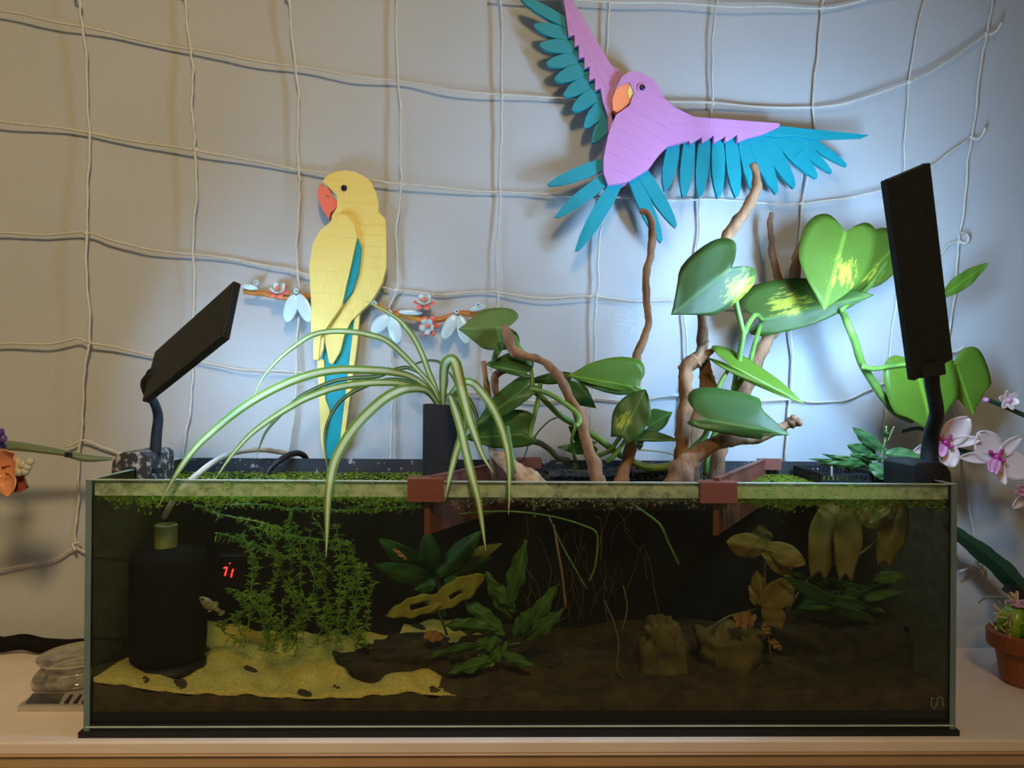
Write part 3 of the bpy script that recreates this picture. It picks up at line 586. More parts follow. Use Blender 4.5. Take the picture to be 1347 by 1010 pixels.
# ================================================================ dividers (brown floating-plant barriers hooked over the front pane)
def divider(label, front, back, hookx):
    f0, b0 = P(*front, 0.006), P(*back, TD - .012)
    t = thing('plant_barrier', label, 'divider', (f0[0], f0[1], WZ - .03), 'brown floating-plant barriers')
    d = b0 - f0; d[2] = 0; L = np.linalg.norm(d); d /= L; n = np.array([-d[1], d[0], 0]); mid = f0 + d * L / 2
    zt, zb = 0.2655, 0.2065
    MB().obox((mid[0], mid[1], (zt + zb) / 2), d * L / 2, n * .0016, (0, 0, (zt - zb) / 2)).build('barrier_plate', 'brick_brown', t)
    MB().obox((mid[0], mid[1], zt), d * L / 2, n * .0032, (0, 0, .0012)).build('top_rail', 'brick_brown', t, bevel=.0004)
    x0, x1 = P(hookx[0], 640, -.004)[0], P(hookx[1], 640, -.004)[0]; z0, z1 = P(hookx[0], hookx[3], -.004)[2], P(hookx[0], hookx[2], -.004)[2]
    MB().box((x0, -.0052, z0), (x1, -.0014, z1)).build('hook_face', 'brick_brown', t, bevel=.0006)
    MB().box((x0, -.0014, TZ1 + .0006), (x1, .012, z1)).build('hook_bridge', 'brick_brown', t)
    MB().box((x0 + .0165, .0046, zb), (x0 + .0225, .0066, TZ1 + .001)).build('inner_leg', 'brick_brown', t)
    MB().obox((b0[0] + .006, TD - .014, zt - .006), (.016, 0, 0), (0, .0016, 0), (0, 0, .0075)).build('end_plate', 'brick_brown', t)
    return t
divider('brown plastic barrier hooked over the front glass beside the spider plant pot', (563, 640), (690, 610), (536, 584, 629, 660))
divider('brown plastic barrier hooked over the front glass below the low driftwood branch', (942, 640), (1005, 610), (921, 970, 634, 662))

# ================================================================ substrate
def height(x, y):
    """bed height"""
    px = 673 + 1267 * (x + .02)
    zf = np.interp(px, [100, 118, 160, 220, 300, 420, 480, 540, 600, 650, 700, 750, 800, 900, 1250], [.060, .058, .053, .046, .042, .038, .038, .044, .040, .044, .044, .039, .040, .046, .046])
    n = .0022 * math.sin(x * 60 + y * 30) + .0018 * math.sin(x * 23 - y * 71)
    return zf - (0.010 if px < 500 else -.004) * min(1, y / .18) + n * min(1, y / .02)
NX, NY = 150, 34; xs = np.linspace(-TX + G + .001, TX - G - .001, NX); ys = np.linspace(.0045, TD - .007, NY)
def bed(x0, x1, dz, skirt):
    ix = [x for x in xs if x0 <= x <= x1]; vs, fs = [], []
    for x in ix:
        for y in ys: vs.append((x, y, height(x, y) + dz(x, y)))
    k = len(ys)
    for i in range(len(ix) - 1):
        for j in range(k - 1): q = i * k + j; fs.append((q, q + k, q + k + 1, q + 1))
    o = len(vs)
    for x in ix: vs.append((x, ys[0], skirt if isinstance(skirt, float) else height(x, ys[0]) + dz(x, ys[0]) - skirt(x)))
    for i in range(len(ix) - 1): fs.append((o + i, o + i + 1, (i + 1) * k, i * k))
    m_ = MB(); m_.v = vs; m_.f = fs; return m_
o = bed(-1, 1, lambda x, y: -.0015, TZ0 + .0175).build('soil_bed', 'soil', smooth=True); tag(o, 'dark brown planting soil layered along the aquarium bottom', 'soil', kind='stuff')
def sandz(x, y):
    return .0022 + .0035 * math.sin(x * 40 + 1) * math.sin(y * 55) - max(0, x + .10 + .02 * math.sin(y * 60)) * .12 + (.002 * math.sin(x * 150 + y * 90))
o = bed(-1, -.03, sandz, lambda x: .004 if x < -.09 else .0006).build('sand_layer', 'sand', smooth=True); tag(o, 'yellowish fine sand layer around the sponge filter', 'sand', kind='stuff')

# ================================================================ floating duckweed
def discs(name, n, region, m, label, rmin=.0011, rmax=.0022, roots=0, zj=.0012, cover=None):
    vs, fs = [], []
    (x0, x1), (y0, y1) = region
    X = RNG.uniform(x0, x1, n); Y = RNG.uniform(y0, y1, n)
    for x, y in zip(X, Y):
        if cover and not cover(x, y): continue
        r = random.uniform(rmin, rmax); z = WZ + random.uniform(0, zj); tx, ty = random.uniform(-.25, .25), random.uniform(-.25, .25); o_ = len(vs); a0 = random.random() * 6
        for k in range(6):
            a_ = a0 + k * math.pi / 3; dx, dy = r * math.cos(a_), r * .8 * math.sin(a_); vs.append((x + dx, y + dy, z + tx * dx + ty * dy))
        fs.append(tuple(range(o_, o_ + 6)))
    for i in range(roots):
        x = random.uniform(x0, x1); y = y0 + abs(random.gauss(0, .006)) + .0008; o_ = len(vs); dep = abs(random.gauss(0, .0042 + .0016 * math.sin(x * 75) + .001 * math.sin(x * 190)))
        if cover and not cover(x, y): continue
        r = random.uniform(.0007, .0019); c_ = np.array([x, y, WZ - dep]); e1 = RNG.normal(0, 1, 3); e1 /= np.linalg.norm(e1); e2 = np.cross(e1, RNG.normal(0, 1, 3)); e2 /= np.linalg.norm(e2) + 1e-9
        for k in range(5): a_ = k * 1.2566; q = c_ + r * (e1 * math.cos(a_) * 1.3 + e2 * math.sin(a_) * .8); q[1] = max(q[1], y0 - .0003); vs.append(tuple(q))
        fs.append(tuple(range(o_, o_ + 5)))
    m_ = MB(); m_.v = vs; m_.f = fs; o = m_.build(name, m); return tag(o, label, 'floating plants', kind='stuff')
divx = lambda y, a, b: a + (b - a) * y / TD
XL0, XL1 = P(566, 640, 0)[0], P(690, 610, TD)[0]; XR0, XR1 = P(942, 640, 0)[0], P(1005, 610, TD)[0]
yr_ = (.0048, TD - .007)
discs('duckweed', 15000, ((-TX + .008, XL1), yr_), 'duckweed', 'bright green duckweed carpet floating left of the spider plant pot', roots=5200, cover=lambda x, y: x < divx(y, XL0, XL1) and random.random() < .60)
discs('duckweed', 9000, ((XR0, TX - .008), yr_), 'duckweed', 'bright green duckweed floating around the perforated basket', roots=3000, cover=lambda x, y: x > divx(y, XR0, XR1))
discs('duckweed', 7000, ((XL0, XR1), yr_), 'duckweed_dead', 'withered pale duckweed floating among the driftwood', roots=1900, cover=lambda x, y: divx(y, XL0, XL1) < x < divx(y, XR0, XR1))

# ================================================================ planter with black gravel in the middle
x0, x1 = P(716, 610, .19)[0], P(900, 610, .19)[0]
pt = thing('planter_trough', 'black trough of dark gravel between the two brown barriers', 'planter', ((x0 + x1) / 2, .17, WZ - .03))
tr = MB(); tr.box((x0, .120, WZ - .03), (x1, .122, WZ + .004)); tr.box((x0, .198, WZ - .03), (x1, .200, WZ + .006)); tr.box((x0, .12, WZ - .03), (x0 + .002, .200, WZ + .004)); tr.box((x1 - .002, .12, WZ - .03), (x1, .200, WZ + .004)); tr.box((x0, .12, WZ - .032), (x1, .200, WZ - .03))
tr.build('trough', 'plastic_black', pt)
gm = MB()
for i in range(1500):
    x = random.uniform(x0 + .003, x1 - .003); y = random.uniform(.125, .195); px = 673 + 990 * (x + .01); h = .004 + .011 * math.exp(-((px - 850) / 55) ** 2) + .003 * math.exp(-((px - 720) / 60) ** 2)
    r = random.uniform(.0014, .003); z = WZ + random.uniform(-.004, 1) * h if random.random() < .5 else WZ + h * .95
    gm.blob((x, y, z), (r, 0, 0), (0, r, 0), (0, 0, r * .8), 5, 4, .4)
o = gm.build('gravel', 'gravel', pt); o['kind'] = 'stuff'
MB().tube(spline([P(800, 596, .19), P(830, 592, .185), P(860, 593, .18), P(885, 598, .17), P(893, 606, .16)], 5), .0011, 6).build('cup_rim', 'cream_clear', pt)

# ================================================================ driftwood
def wood(label, paths, Ybase, extra=None, m='wood', name='driftwood_branch', group='driftwood standing up out of the aquarium'):
    allp = [pxpath(p, Y0, Y1) for p, Y0, Y1, r in paths]
    mb = MB()
    for (p, Y0, Y1, r), q in zip(paths, allp):
        s_ = spline(q, 6); k = sc((Y0 + Y1) / 2); mb.tube(s_, [a * k for a in r], 14, knots=.55)
    if extra: extra(mb)
    o = mb.build(name, m, smooth=True); return tag(o, label, 'driftwood', group)
wood('slender crooked driftwood twig rising to the pink parrot tail', [([(843, 277), (853, 282), (858, 300), (856, 330), (850, 360), (851, 400), (853, 425), (847, 447), (838, 466), (836, 500), (833, 545), (829, 590), (819, 628), (815, 650)], .14, .07, [4.5, 5, 5, 5, 5.5, 6, 8, 9])], .1)
def splinter(mb):
    for a_, b_ in (((915, 478), (941, 458)), ((912, 476), (933, 448))): mb.tube(spline(pxpath([a_, ((a_[0] + b_[0]) / 2 - 1, (a_[1] + b_[1]) / 2), b_], .10), 5), [8 * sc(.1), 6 * sc(.1), 1.5 * sc(.1)], 8, lump=.5)
wood('tall driftwood branch with a broken splintered stump reaching the parrot wing', [([(990, 216), (995, 232), (993, 252), (982, 274), (968, 294), (954, 316), (938, 350), (928, 385), (924, 420), (925, 460), (928, 490), (932, 515), (920, 545), (908, 590), (905, 640, .100)], .135, .105, [5, 7, 7.5, 8, 7.5, 7, 7, 8, 12, 14, 15]),
      ([(916, 474), (902, 486), (902, 505), (903, 530), (899, 560), (897, 600), (898, 640)], .10, .095, [10, 9, 9, 9, 10, 12]), ([(906, 480), (897, 483), (893, 484)], .10, .098, [5, 4, 3])], .1, splinter)
wood('pair of thin driftwood twigs joining into one leaning stem behind a variegated leaf', [([(1063, 310), (1053, 325), (1048, 345), (1042, 380), (1022, 425), (1005, 455), (990, 490), (972, 530), (955, 565), (945, 600), (940, 645)], .208, .16, [5, 6, 7, 8, 9, 9, 10, 10, 11]),
      ([(1015, 280), (1013, 295), (1015, 315), (1016, 335), (1022, 358), (1026, 390), (1020, 428)], .208, .198, [3.5, 4, 4, 4.5, 5, 5])], .1)
def knob(mb):
    for q in ((1044, 552, 7), (1049, 555, 6), (1040, 556, 7)): mb.blob(P(q[0], q[1], .058), (q[2] * .00086, 0, 0), (0, .006, 0), (0, 0, q[2] * .00086), 9, 7, .5)
wood('thick low driftwood branch with a gnarled end bending right over the barrier', [([(1046, 554), (1025, 563), (1000, 574), (970, 578), (945, 582), (925, 592), (908, 606), (896, 620), (886, 645)], .06, .035, [5, 7, 8, 9, 9.5, 11, 13, 16, 18])], .05, knob)
wood('arched driftwood branch crossing under the pothos leaves', [([(664, 428), (668, 442), (676, 460), (690, 468), (708, 472), (726, 484), (740, 502), (750, 524), (762, 545), (769, 570), (775, 595), (783, 615), (790, 645)], .075, .055, [5, 7, 7, 5, 5, 6, 6.5, 7, 7, 7.5, 9, 11]),
      ([(674, 486), (660, 488), (651, 496), (652, 515), (659, 535), (663, 560)], .08, .08, [5, 5, 5, 4, 5])], .06)
wood('short thin driftwood stub behind the spider plant leaves', [([(636, 475), (638, 492), (641, 512), (644, 550), (648, 600), (652, 640)], .10, .09, [3, 3.5, 4, 5, 7])], .09)
wood('pale sloping driftwood chunk beside the spider plant pot', [([(645, 592), (655, 600), (668, 611), (682, 622), (700, 636), (712, 650)], .075, .055, [5, 8, 11, 13, 15, 15])], .07, m='wood_pale')

# ================================================================ pothos vines
def vine(label, loc, stems, leaves):
    t = thing('pothos_vine', label, 'plant', loc, 'pothos vines rooted among the driftwood')
    for pts, Y0, Y1, r, mm in stems:
        k = sc((Y0 + Y1) / 2); MB().tube(spline(pxpath(pts, Y0, Y1), 6), [a_ * k for a_ in r] if hasattr(r, '__len__') else r * k, 8).build('stem', mm, t, smooth=True)
    for l in leaves:
        mm = l.pop('m', 'pothos'); lab = l.pop('label', None); o = blade(**l).build('leaf', mm, t, smooth=True, solid=.0005)
        if lab: o['label'] = lab
    return t
G_, D_ = 'stem_green', 'stem_dark'
vine('low pothos vine with small plain green leaves around the arched driftwood', P(760, 620, .10),
 [([(676, 439), (682, 455), (692, 470), (698, 486), (700, 500), (699, 512)], .085, .075, [2.5, 3, 3, 3, 4], G_),
  ([(694, 509), (712, 522), (735, 545), (756, 558), (780, 572), (803, 589, .098), (818, 600, .106)], .075, .085, [4, 4, 4.5, 4.5, 5], G_),
  ([(698, 511), (722, 518), (745, 532), (760, 545), (762, 555), (757, 561)], .062, .045, [3, 3.5, 3.5, 3.5, 3.5], G_),
  ([(711, 504), (708, 525), (702, 550), (697, 570), (700, 576)], .072, .07, [3, 3, 3.5, 4], G_),
  ([(690, 572), (700, 580), (711, 583), (724, 592), (734, 602), (748, 606)], .07, .09, [3.5, 4, 4, 4], D_),
  ([(817, 573), (811, 581), (803, 592), (790, 598), (780, 602)], .050, .085, [3, 3, 3, 3], G_),
  ([(823, 578), (812, 594), (804, 603), (798, 607)], .060, .066, [2.5, 3.5, 4], G_),
  ([(828, 604), (845, 613), (865, 615), (880, 613), (889, 608)], .09, .078, [4, 5, 5, 5], G_),
  ([(834, 508, .075), (847, 516, .080), (847, 537, .10), (836, 562, .11), (826, 592, .105)], .10, .10, [2.5, 2.5, 2.5, 3], G_),
  ([(733, 549), (722, 554), (708, 568), (702, 578)], .085, .08, [1, 1, 1.2], D_), ([(695, 585), (690, 600), (686, 608)], .08, .08, [.8, .8], D_), ([(757, 561, .046), (752, 580, .060), (757, 606, .09)], .08, .10, [2, 2, 2.5], G_), ([(668, 560), (672, 590), (678, 622)], .050, .042, [2, 3, 2], G_)],
 [dict(base=(668, 430), tip=(603, 433), hl=30, hr=27, Yb=.085, Yt=.075, yl=.004, yr=.010, heart=.24, m='pothos_pale', label='pale underside of a raised leaf'),
  dict(base=(676, 437), tip=(684, 464), hl=4, hr=7, Yb=.083, heart=.05),
  dict(base=(692, 491), tip=(637, 479), hl=6, hr=24, Yb=.07, yr=.02, heart=.15, bow=.003),
  dict(base=(657, 450), tip=(646, 478), hl=7, hr=3, Yb=.060, heart=.05),
  dict(base=(694, 508), tip=(622, 562), hl=14, hr=17, Yb=.065, Yt=.055, yr=.02, heart=.12, bow=.006),
  dict(base=(690, 571), tip=(610, 577), hl=17, hr=33, Yb=.067, Yt=.064, yr=.003, heart=.2),
  dict(base=(835, 509), tip=(747, 494), hl=9, hr=38, Yb=.074, Yt=.060, yr=.004, heart=.12, w0=.75, peak=.15, m='pothos_bright', label='bright green leaf seen from below'),
  dict(base=(836, 508), tip=(748, 494), hl=15, hr=1, Yb=.075, Yt=.061, heart=.05),
  dict(base=(749, 494), tip=(693, 501), hl=9, hr=7, Yb=.10, heart=.05),
  dict(base=(762, 504), tip=(784, 537), hl=5, hr=22, Yb=.12, heart=.3),
  dict(base=(818, 574), tip=(849, 512), hl=24, hr=22, Yb=.048, Yt=.058, yl=.006, yr=-.006, heart=.1, w0=.5, peak=.45, m='pothos_variegated_b', label='leaf with a pale streak'),
  dict(base=(852, 561), tip=(885, 542), hl=18, hr=13, Yb=.10, heart=.2),
  dict(base=(823, 578), tip=(894, 580), hl=14, hr=2, Yb=.062, Yt=.052, yl=.008, heart=.08),
  dict(base=(838, 577), tip=(842, 592), hl=8, hr=7, Yb=.10, heart=.1),
  dict(base=(779, 585), tip=(733, 588), hl=12, hr=5, Yb=.08, heart=.15), dict(base=(772, 588), tip=(748, 560), hl=8, hr=9, Yb=.083, heart=.1), dict(base=(757, 606), tip=(757, 620), hl=4, hr=4, Yb=.09, heart=.1),
  dict(base=(669, 582), tip=(674, 604), hl=4, hr=5, Yb=.09, heart=.1)])
vine('tall pothos vine with big heart-shaped variegated leaves beside the upright lamp', P(930, 620, .10),
 [([(965, 356), (967, 385), (969, 403), (975, 428), (977, 440), (974, 460), (969, 490), (965, 512)], .07, .09, [2.5, 3, 4, 4, 4, 4, 4], G_),
  ([(1003, 421), (994, 414), (985, 425), (978, 440)], .165, .09, [3, 3.5, 4], G_),
  ([(1000, 428, .165), (992, 455, .14), (985, 480), (975, 500), (962, 520), (945, 560), (932, 590), (928, 625)], .085, .10, [3, 3.5, 3.5, 4, 4, 4, 4], G_),
  ([(962, 481), (952, 496), (944, 512), (936, 545), (928, 572), (914, 588), (906, 598), (900, 612)], .08, .072, [2.5, 3, 3.5, 4, 5, 5], G_),
  ([(1050, 400, .172), (1085, 395, .168), (1106, 408, .15), (1116, 428), (1125, 450), (1129, 465), (1135, 481), (1150, 505), (1163, 524), (1178, 542), (1200, 552)], .10, .16, [3, 4, 5, 5, 5, 5.5, 5.5, 6], G_),
  ([(1133, 482), (1150, 485), (1175, 481), (1204, 478)], .125, .13, [4, 3.5, 3, 3], G_), ([(1200, 552), (1230, 520), (1256, 478)], .16, .16, [4, 3, 3], G_), ([(1200, 552), (1222, 450), (1244, 385)], .17, .17, [3, 3, 2.5], G_), ([(1112, 305), (1106, 340), (1085, 395)], .137, .15, [3, 3, 3], G_), ([(1000, 425), (1025, 410), (1052, 400)], .170, .172, [3, 3.5, 3.5], G_), ([(1172, 335), (1140, 380), (1106, 408)], .20, .14, [3, 3, 3], G_)],
 [dict(base=(962, 352), tip=(883, 414), hl=42, hr=46, Yb=.04, Yt=.02, yl=.012, yr=.004, heart=.27, m='pothos_variegated_a', label='leaf with a yellow-flecked lobe'),
  dict(base=(1003, 421), tip=(1149, 388), hl=50, hr=22, Yb=.165, Yt=.140, yl=.02, heart=.14, w0=.72, peak=.22, m='pothos_variegated_b', label='broad leaf with a yellow streak'),
  dict(base=(1112, 306), tip=(1084, 408), hl=43, hr=52, Yb=.130, Yt=.105, yl=-.004, yr=.008, heart=.19, w0=.7, peak=.22, m='pothos_variegated_c', label='large drooping leaf with yellow patches'),
  dict(base=(1172, 330), tip=(1116, 388), hl=24, hr=38, Yb=.195, Yt=.175, heart=.25, w0=.8, m='pothos_variegated_c'),
  dict(base=(962, 481), tip=(1059, 532), hl=24, hr=9, Yb=.075, Yt=.055, yl=.02, heart=.30, w0=.9, peak=.1, m='pothos_bright', label='folded leaf with a bright green underside'),
  dict(base=(928, 552), tip=(1039, 572), hl=46, hr=14, Yb=.030, Yt=.015, yl=.028, heart=.22, w0=.6, peak=.45, bow=.004),
  dict(base=(1204, 478), tip=(1229, 572), hl=50, hr=47, Yb=.13, Yt=.12, heart=.18, w0=.72, peak=.35, m='pothos_bright'),
  dict(base=(1256, 476), tip=(1280, 546), hl=40, hr=18, Yb=.16, Yt=.15, heart=.18, w0=.7, peak=.35, m='pothos_bright'),
  dict(base=(1243, 387), tip=(1300, 346), hl=11, hr=10, Yb=.17, Yt=.16, heart=.05, w0=.4, peak=.4, m='pothos_bright')])

# ================================================================ spider plant and its pot
X0, X1 = P(556, 570, .14)[0], P(601, 570, .14)[0]; Zt = P(580, 532, .14)[2]
pot = thing('square_pot', 'tall square black pot standing in the water behind the brown barrier', 'pot', ((X0 + X1) / 2, .16, WZ - .02))
pb = MB(); w_ = .0018; yb_ = .14 + (X1 - X0)
for lo, hi in (((X0, .14, WZ + .006), (X1, .14 + w_, Zt)), ((X0, yb_ - w_, WZ + .006), (X1, yb_, Zt)), ((X0, .14 + w_, WZ + .006), (X0 + w_, yb_ - w_, Zt)), ((X1 - w_, .14 + w_, WZ + .006), (X1, yb_ - w_, Zt))): pb.box(lo, hi)
pb.build('pot_wall', 'plastic_black', pot, bevel=.0005)
MB().box((X0 + w_, .14 + w_, Zt - .012), (X1 - w_, yb_ - w_, Zt - .006)).build('potting_soil', 'gravel', pot)
gb = MB()
for i in range(8):
    x = X0 + (X1 - X0) * (i + .5) / 8
    for y in (.1405, yb_ - .0015): gb.box((x - .0008, y, WZ - .02), (x + .0008, y + .001, WZ + .006))
for z in (-.02, -.012, -.004, .0015): gb.box((X0 + .001, .1402, WZ + z), (X1 - .001, .1414, WZ + z + .0012)); gb.box((X0 + .001, yb_ - .0014, WZ + z), (X1 - .001, yb_ - .0004, WZ + z + .0012))
gb.box((X0 + .001, .1405, WZ - .0215), (X1 - .001, yb_ - .0005, WZ - .020)); gb.build('basket_base', 'root_tan', pot)
sp = thing('spider_plant', 'spider plant with arching cream-striped leaves in the square black pot', 'plant', ((X0 + X1) / 2, .16, Zt - .01))
SP = [([(578, 533, .16), (571, 512, .155), (550, 487, .145), (513, 451, .125), (485, 440, .115), (458, 436, .105), (433, 436, .10), (410, 441, .09), (388, 455, .085), (366, 473, .08), (345, 498, .075), (330, 531, .07)], 7.5, 0),
      ([(577, 533, .16), (564, 512, .15), (542, 496, .13), (515, 489, .115), (491, 487, .10), (455, 486, .09), (425, 489, .08), (395, 497, .07), (366, 509, .06), (338, 524, .05), (311, 542, .045), (285, 563, .04), (262, 584, .022), (246, 603, .002), (233, 622, -.010), (222, 640, -.013), (208, 667, -.013)], 10.5, 0),
      ([(576, 533, .16), (560, 515, .14), (531, 505, .12), (500, 503, .105), (470, 505, .095), (445, 509, .085), (425, 515, .08), (400, 525, .075), (377, 538, .07), (352, 554, .065), (330, 571, .06), (312, 590, .055), (298, 608, .05), (283, 630, .04)], 9, 0),
      ([(577, 533, .155), (562, 514, .13), (539, 511, .10), (520, 516, .085), (502, 527, .07), (482, 545, .055), (465, 564, .04), (451, 585, .02), (440, 608, .0), (434, 635, -.012), (431, 663, -.014), (430, 700, -.014), (429, 733, -.014)], 12.5, 0),
      ([(580, 533, .17), (573, 510, .165), (565, 492, .16), (556, 468, .155), (546, 447, .15), (536, 433, .145), (524, 420, .14), (502, 406, .13), (480, 396, .12)], 8, 0),
      ([(583, 533, .155), (583, 505, .14), (585, 482, .125), (592, 473, .11), (599, 478, .10), (604, 497, .09), (609, 518, .08), (616, 545, .062), (624, 570, .042), (634, 597, .035), (648, 621, .015)], 14, 0),
      ([(586, 533, .16), (596, 515, .14), (610, 503, .12), (622, 504, .10), (634, 516, .065), (646, 533, .038), (656, 553, .018), (664, 578, .0), (669, 605, -.010), (670, 640, -.016), (669, 677, -.016)], 10, 0),
      ([(587, 533, .152), (591, 521, .128), (599, 540, .085), (605, 560, .055), (612, 590, .02), (619, 619, -.006), (626, 645, -.014), (630, 663, -.015), (635, 695, -.015), (639, 724, -.015)], 10, 0),
      ([(587, 533, .152), (600, 524, .125), (612, 545, .09), (609, 566, .06), (601, 592, .025), (592, 625, -.008), (585, 659, -.012)], 10, 0),
      ([(579, 533, .165), (566, 503, .175), (539, 484, .18), (515, 488, .18), (495, 495, .175), (465, 497, .17), (440, 501, .17), (415, 511, .165), (392, 524, .16), (365, 550, .155), (350, 568, .15), (342, 586, .15), (337, 602, .145)], 6, 1),
      ([(579, 533, .165), (550, 506, .172), (520, 499, .17), (495, 503, .165), (469, 513, .155), (452, 524, .15), (440, 538, .145), (431, 556, .14), (427, 575, .135), (429, 605, .125), (432, 622, .11)], 5.5, 1),
      ([(581, 533, .166), (588, 500, .178), (580, 478, .185), (564, 474, .185), (548, 478, .18), (532, 487, .18)], 4, 1),
      ([(589, 533, .165), (604, 515, .16), (620, 530, .15), (630, 560, .14), (634, 590, .13)], 6, 1), ([(588, 533, .166), (600, 510, .176), (594, 494, .18), (586, 486, .18)], 4, 1)]
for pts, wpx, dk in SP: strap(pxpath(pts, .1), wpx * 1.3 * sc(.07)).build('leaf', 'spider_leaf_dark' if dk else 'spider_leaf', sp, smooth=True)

# ================================================================ perforated basket with small waxy plant
bk = thing('perforated_basket', 'shallow black perforated basket floating among the duckweed', 'basket', P(1100, 622, .13))
A, B, Cc, Dd = (np.array([P(x_, 610, y_)[0], y_, WZ + .013]) for x_, y_ in ((1045, .203), (1081, .118), (1160, .118), (1112, .203)))
bm = MB()
for p, q, n in ((A, B, 11), (B, Cc, 13), (Cc, Dd, 10), (Dd, A, 12)):
    d = q - p; d[2] = 0; L = np.linalg.norm(d); d /= L; nn_ = np.array([-d[1], d[0], 0]); mid = (p + q) / 2
    for z, h in ((WZ + .0125, .0016), (WZ + .0015, .0042), (WZ - .010, .002)): bm.obox((mid[0], mid[1], z), d * L / 2, nn_ * .0007, (0, 0, h))
    for i in range(n + 1): c_ = p + d * L * i / n; bm.obox((c_[0], c_[1], WZ + .002), d * L / n * .27, nn_ * .0006, (0, 0, .011))
bm.prism([tuple(q[:2]) + (WZ - .012,) for q in (A, B, Cc, Dd)], [tuple(q[:2]) + (WZ - .010,) for q in (A, B, Cc, Dd)]); bm.build('basket', 'plastic_black', bk)
MB().tube([P(1094, 613, .105), P(1094, 626, .103)], .0012, 6).build('hook_wire', 'silver', bk)
hp = thing('waxy_plant', 'small waxy-leaved cutting planted in the perforated basket', 'plant', P(1140, 620, .13))
for pts, r in (([(1120, 617), (1135, 613), (1150, 609), (1159, 600), (1162, 588), (1165, 575), (1166, 560)], .0011), ([(1150, 609), (1148, 615), (1143, 619)], .0010), ([(1168, 580), (1172, 570), (1176, 561)], .0010), ([(1163, 590), (1180, 598)], .0007)):
    MB().tube(spline(pxpath(pts, .13), 4), r, 6).build('stem', 'root_tan' if pts[0][0] == 1168 else 'stem_green', hp, smooth=True)
for b_, t_, h1, h2, y_ in [((1161, 592), (1122, 562), 9, 7, .13), ((1147, 600), (1115, 585), 9, 10, .135), ((1165, 596), (1214, 602), 10, 8, .125), ((1144, 611), (1173, 631), 8, 10, .115), ((1158, 604), (1131, 598), 4, 5, .12), ((1146, 609), (1118, 597), 7, 7, .125), ((1140, 613), (1064, 603), 4, 4, .12), ((1136, 612), (1082, 597), 4, 4, .14), ((1138, 612), (1096, 600), 7, 6, .118), ((1130, 613), (1086, 609), 5, 5, .115), ((1152, 606), (1176, 606), 3, 3, .14), ((1168, 575), (1162, 568), 3, 4, .13), ((1150, 598), (1140, 584), 4, 6, .14), ((1140, 613), (1075, 610), 4, 4, .125)]:
    blade(b_, t_, h1, h2, y_, y_ - .008, yl=.004, heart=.02, w0=.25, peak=.42, bow=.002).build('leaf', 'hoya', hp, smooth=True, solid=.0006)

# ================================================================ hoses
o = MB().tube(spline(pxpath([(216, 680, .07), (224, 665, .06), (240, 642, .06), (262, 622, .08), (282, 607, .11), (305, 596, .15), (330, 592, .18), (350, 592, .200), (364, 594, .214), (376, 597, .225), (386, 607, .236), (390, 640, .240)], .1), 6), .0034, 10).build('air_hose', 'hose_clear', smooth=True); tag(o, 'thin stained white air hose curling over the back rim', 'hose')
o = MB().tube(spline(pxpath([(347, 650, .18), (350, 628, .185), (358, 614, .19), (372, 603, .198), (384, 597, .211), (396, 597, .223), (404, 607, .235), (408, 640, .240)], .1), 6), .0040, 10).build('power_cable', 'plastic_black', smooth=True); tag(o, 'thick black cable looping over the back rim', 'cable')

# ================================================================ inside the water: filter, thermometer, fish
fc = P(221, 872, .072); zb = height(fc[0], fc[1]) - .002
fl = thing('sponge_filter', 'black cylindrical sponge filter with round base on the sand', 'filter', (fc[0], fc[1], zb))
MB().lathe((fc[0], fc[1], zb), [(.030, 0), (.0400, .002), (.0400, .007), (.034, .012), (.020, .016)], 32).build('base', 'plastic_black', fl, smooth=True)
ztop = P(219, 718, .075)[2]
MB().lathe((fc[0], fc[1], zb + .014), [(.020, 0), (.0390, .003), (.0402, .02), (.0402, ztop - zb - .03), (.0380, ztop - zb - .018), (.010, ztop - zb - .014)], 32).build('sponge', 'rubber', fl, smooth=True)
c_ = P(218, 710, .072); MB().lathe((c_[0], c_[1], ztop - .002), [(.0122, 0), (.0122, .026), (.0105, .0275), (.0100, .0275), (.0100, .02)], 20).build('outlet_cap', 'olive_plastic', fl, smooth=False)
th = thing('thermometer', 'small black thermometer showing red digits behind the stem plants', 'thermometer', P(302, 765, .13))
MB().box(P(286, 772, .132), P(322, 730, .132) + np.array([0, .014, 0])).build('case', 'brick_black', th, bevel=.002)
def seg(pts): MB().tube(pxpath(pts, .1312), .00075, 6).build('digit_segment', 'digit_red', th)
seg([(294.5, 747), (298.5, 746)]); seg([(298.5, 746), (297.5, 751)]); seg([(297, 752), (295.8, 757)]); seg([(306.5, 748.5), (305.5, 753)]); seg([(305, 754), (304, 759)]); seg([(301.8, 740.5), (302.4, 741.5)])
# fish: one continuous body along a pixel axis, head up-left
fi = thing('small_fish', 'small speckled grey fish swimming beside the sponge filter', 'fish', P(275, 803, .045))
h0, t0 = P(262.5, 785, .045), P(292, 807, .050); ax = t0 - h0; L = np.linalg.norm(ax); ax /= L; up = np.cross(np.array([0, 1.0, 0]), ax); up = -up if up[2] < 0 else up; sd = np.cross(ax, up)
vs, fs = [], []; prof = [(0, .015, 0), (.05, .07, -.005), (.15, .14, -.01), (.28, .19, -.02), (.42, .20, -.03), (.56, .155, -.01), (.70, .10, .01), (.82, .075, .01), (.90, .085, .01)]
for a_, r, dz in prof:
    for k in range(12): q = 2 * math.pi * k / 12; vs.append(h0 + ax * L * a_ + up * L * (r * math.sin(q) + dz) + sd * L * r * .5 * math.cos(q))
for i in range(len(prof) - 1):
    for k in range(12): fs.append((i * 12 + k, i * 12 + (k + 1) % 12, (i + 1) * 12 + (k + 1) % 12, (i + 1) * 12 + k))
